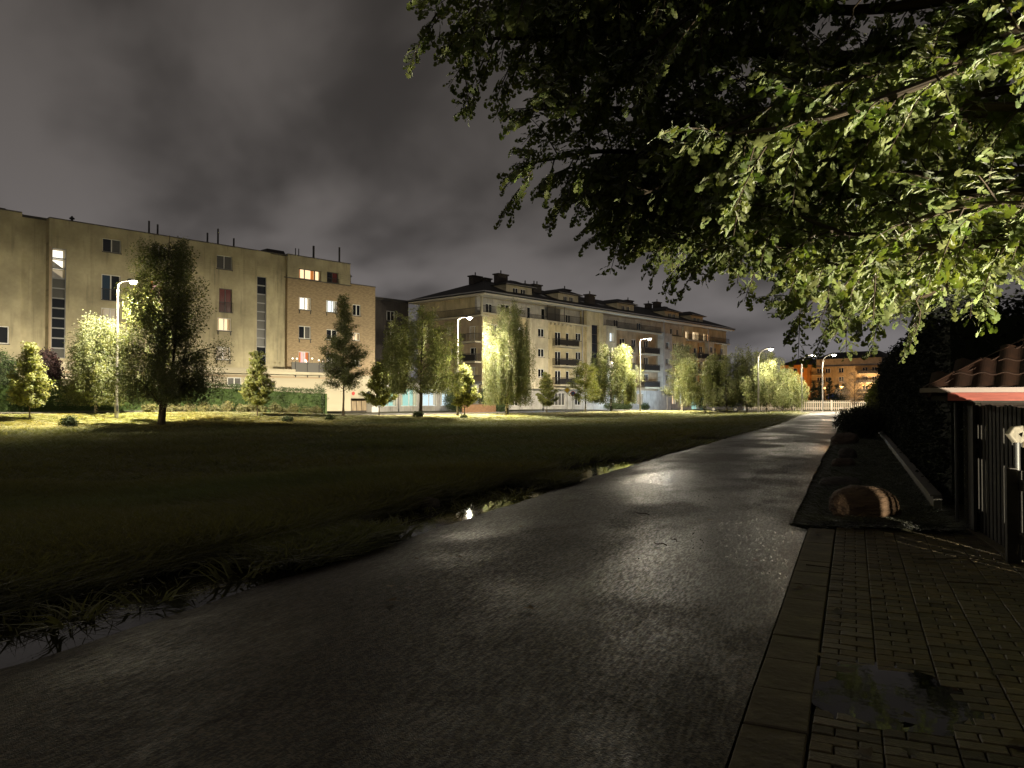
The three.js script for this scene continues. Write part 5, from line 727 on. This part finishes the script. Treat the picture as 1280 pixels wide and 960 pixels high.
function grass(name, label, pts, n, sd, colors) {
  const im = new THREE.InstancedMesh(bladeClump(n, sd, 0.16, 0.42), leafMat(...colors, 0.45), pts.length), mx = new THREE.Matrix4(), q = new THREE.Quaternion(), c = new THREE.Color(); seed(sd + 5);
  pts.forEach(([x, y, z, s, h], i) => { q.setFromAxisAngle(new THREE.Vector3(0, 1, 0), rr(0, 6.28)); im.setMatrixAt(i, mx.compose(new THREE.Vector3(x, y, z), q, new THREE.Vector3(s, h, s))); const d = fbm(x * 0.3, z * 0.3, 3, 33), t = rr(0.75, 1.2); c.setRGB(t * mix(0.85, 1.3, d), t, t * mix(1, 0.75, d)); im.setColorAt(i, c); });
  im.name = numbered(name); im.userData = { kind: 'stuff', label, category: 'grass' }; im.castShadow = im.receiveShadow = true; scene.add(im);
}
{
  seed(900); const pts = [], mownPts = []; const fx = -Math.sin(R(24.38)), fz = -Math.cos(R(24.38));
  for (let i = 0; i < 330000; i++) {
    const far = rnd(), D = far < 0.45 ? rr(3.5, 16) : rr(16, 95), A = rr(-0.74, 0.5), x = D * (fx - A * fz * -1 * -1), z = D * (fz + A * fx * -1);   // wedge in front of the lane edge
    const X = D * (fx + A * -fz), Z = D * (fz + A * fx); if (X > laneLeft(Z) - 0.2 || Z > 3) continue; const [t, q] = inv(X, Z); if (q < 18.8 || Z < -92) continue;
    const keep = D < 16 ? Math.min(1, D / 13) : Math.min(1, (D - 8) / 70 + 0.25); if (rnd() > keep * 0.62) continue;
    const near = X > -6.0 && X > laneLeft(Z) - 1.2, wetp = near ? pool(Z) : 0; if (near && wetp > 0.06 && rnd() < 0.97) continue;
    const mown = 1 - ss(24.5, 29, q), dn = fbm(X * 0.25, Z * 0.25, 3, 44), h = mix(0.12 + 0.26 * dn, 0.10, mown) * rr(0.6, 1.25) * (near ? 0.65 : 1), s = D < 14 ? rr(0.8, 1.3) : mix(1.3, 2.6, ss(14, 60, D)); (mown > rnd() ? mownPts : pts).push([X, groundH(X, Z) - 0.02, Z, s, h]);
  }
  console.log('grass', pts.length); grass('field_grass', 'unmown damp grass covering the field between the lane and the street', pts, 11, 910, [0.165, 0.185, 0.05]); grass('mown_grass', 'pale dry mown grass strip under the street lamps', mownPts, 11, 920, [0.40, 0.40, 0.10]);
  const v = []; for (let i = 0; i < 26000; i++) { const z = -9.95 - 36 * rnd() ** 1.6, x = rr(-0.74, 1.0), e = laneRight(z); if (x < e + 0.05 + rnd() * 0.12) continue; v.push([x, groundH(x, z) - 0.02, z, rr(0.5, 0.9), rr(0.04, 0.11)]); }
  grass('verge_grass', 'short dark grass on the strip between lane and hedge plinth', v, 9, 930, [0.045, 0.06, 0.02]);
  const gp = []; for (let i = 0; i < 5000; i++) { const z = rr(-10, -4), x = rr(1.7, 4.6); gp.push([x, groundH(x, z) - 0.02, z, 0.8, rr(0.05, 0.12)]); } grass('garden_grass', 'short lamplit lawn behind the gate', gp, 9, 950, [0.06, 0.08, 0.02]);
  const wl = leafMat(0.05, 0.075, 0.02, 0.2); [[-14.5, 26.2, 0.5], [-10.4, 25.4, 0.6], [2.0, 26.5, 0.5], [6, 25.4, 0.4], [14.2, 25.2, 0.5], [17.5, 27, 0.4]].forEach(([t, z, s], i) => shrub('weed_clump', 'dark broad-leaved weed standing up from the grass', ...S(t, z), s * 0.8, s * 0.8, s, wl, 170 + i, 'weeds in the field', 'big', 0.16));
}
{
  const water = new THREE.MeshPhysicalMaterial({ color: lin(0.012, 0.011, 0.008), roughness: 0.035, ior: 1.33, bumpMap: rep(tMottleB, 1 / 0.9, 1 / 0.9), bumpScale: 0.0004 });
  const sheet = (x0, x1, z0, z1, y) => { const g = new THREE.PlaneGeometry(x1 - x0, z1 - z0, 1, 1); g.rotateX(-Math.PI / 2); g.translate((x0 + x1) / 2, y, (z0 + z1) / 2); const uv = g.attributes.uv, p = g.attributes.position; for (let i = 0; i < p.count; i++) uv.setXY(i, p.getX(i), p.getZ(i)); return g; };
  [[-0.2, -3.9], [-3.9, -6.2], [-6.8, -13.4], [-13.6, -19.4], [-27, -31.6]].forEach(([a, c]) => structure('puddle', sheet(-6.3, -4.4, c, a, -0.055), water));
  const e = new THREE.CircleGeometry(1, 40), p = e.attributes.position; for (let i = 1; i < p.count; i++) { const a = Math.atan2(p.getY(i), p.getX(i)), k = 0.8 + 0.35 * fbm(Math.cos(a) * 2 + 5, Math.sin(a) * 2 + 5, 3, 8); p.setXY(i, Math.cos(a) * k * 0.44, Math.sin(a) * k * 0.5); } e.rotateX(-Math.PI / 2); const uv = e.attributes.uv; for (let i = 0; i < p.count; i++) uv.setXY(i, p.getX(i), p.getZ(i)); e.computeVertexNormals(); structure('puddle', e, water, [0.17, 0.0095, -4.4]);
  seed(60);
  const twig = (label, x, z, a, L, y = 0.045) => { const g = tube(curve([[0, 0, 0], [L * 0.3, 0.008, 0.02], [L * 0.6, 0.004, -0.015], [L, 0.006, 0.03]], 8), Array.from({ length: 9 }, (_, i) => mix(0.006, 0.002, i / 8)), 5), s = tube([[L * 0.5, 0.005, 0], [L * 0.7, 0.012, 0.07]], [0.003, 0.0015], 4); const o = solo('fallen_twig', [g, s], mat.bark, label, 'twig', [x, y, z], 'twigs lying about'); o.rotation.y = a; };
  twig('dark twig lying on the wet lane, the longest on the asphalt', -2.4, -9.6, 2.6, 0.3); twig('short curled twig on the lane near its sheen', -1.7, -7.95, 2.2, 0.2); twig('short straight twig just below the curled one', -1.75, -7.7, 2.9, 0.16);
  twig('long thin twig across the paving blocks near the gate', 0.55, -8.1, 0.4, 0.75, 0.03); twig('branching twig on the blocks below the gate', 0.7, -7.2, 0.1, 0.5, 0.03); twig('twig resting over the edging slab', -0.4, -7.4, -0.3, 0.35, 0.03);
  const dead = [[0.06, 0.035, 0.02], [0.09, 0.055, 0.02], [0.035, 0.025, 0.015]].map((c) => M(c, 0.7, { side: THREE.DoubleSide })); const sh = new THREE.Shape([[0, -0.04], [0.03, -0.01], [0.045, 0.02], [0.015, 0.02], [0, 0.055], [-0.015, 0.02], [-0.045, 0.02], [-0.03, -0.01]].map((p2) => new THREE.Vector2(...p2))); const lg = new THREE.ShapeGeometry(sh); lg.rotateX(-Math.PI / 2); { const q = lg.attributes.position; for (let i = 0; i < q.count; i++) q.setY(i, 0.25 * Math.abs(q.getX(i)) ); lg.computeVertexNormals(); }
  for (let i = 0; i < 46; i++) { const onDrive = i < 26, x = onDrive ? rr(-0.45, 1.1) : rr(-4.2, -0.8), z = onDrive ? rr(-9.4, -3.2) : rr(-14, -4), o = solo('fallen_leaf', lg, dead[i % 3], onDrive ? 'small dead leaf lying on the paved drive' : 'small dead leaf lying on the wet asphalt', 'leaf', [x, onDrive ? 0.026 : 0.052, z], onDrive ? 'leaves on the drive' : 'leaves on the lane'); o.rotation.y = rr(0, 6.28); o.scale.setScalar(rr(0.7, 1.2)); }
}

renderer.render(scene, camera);
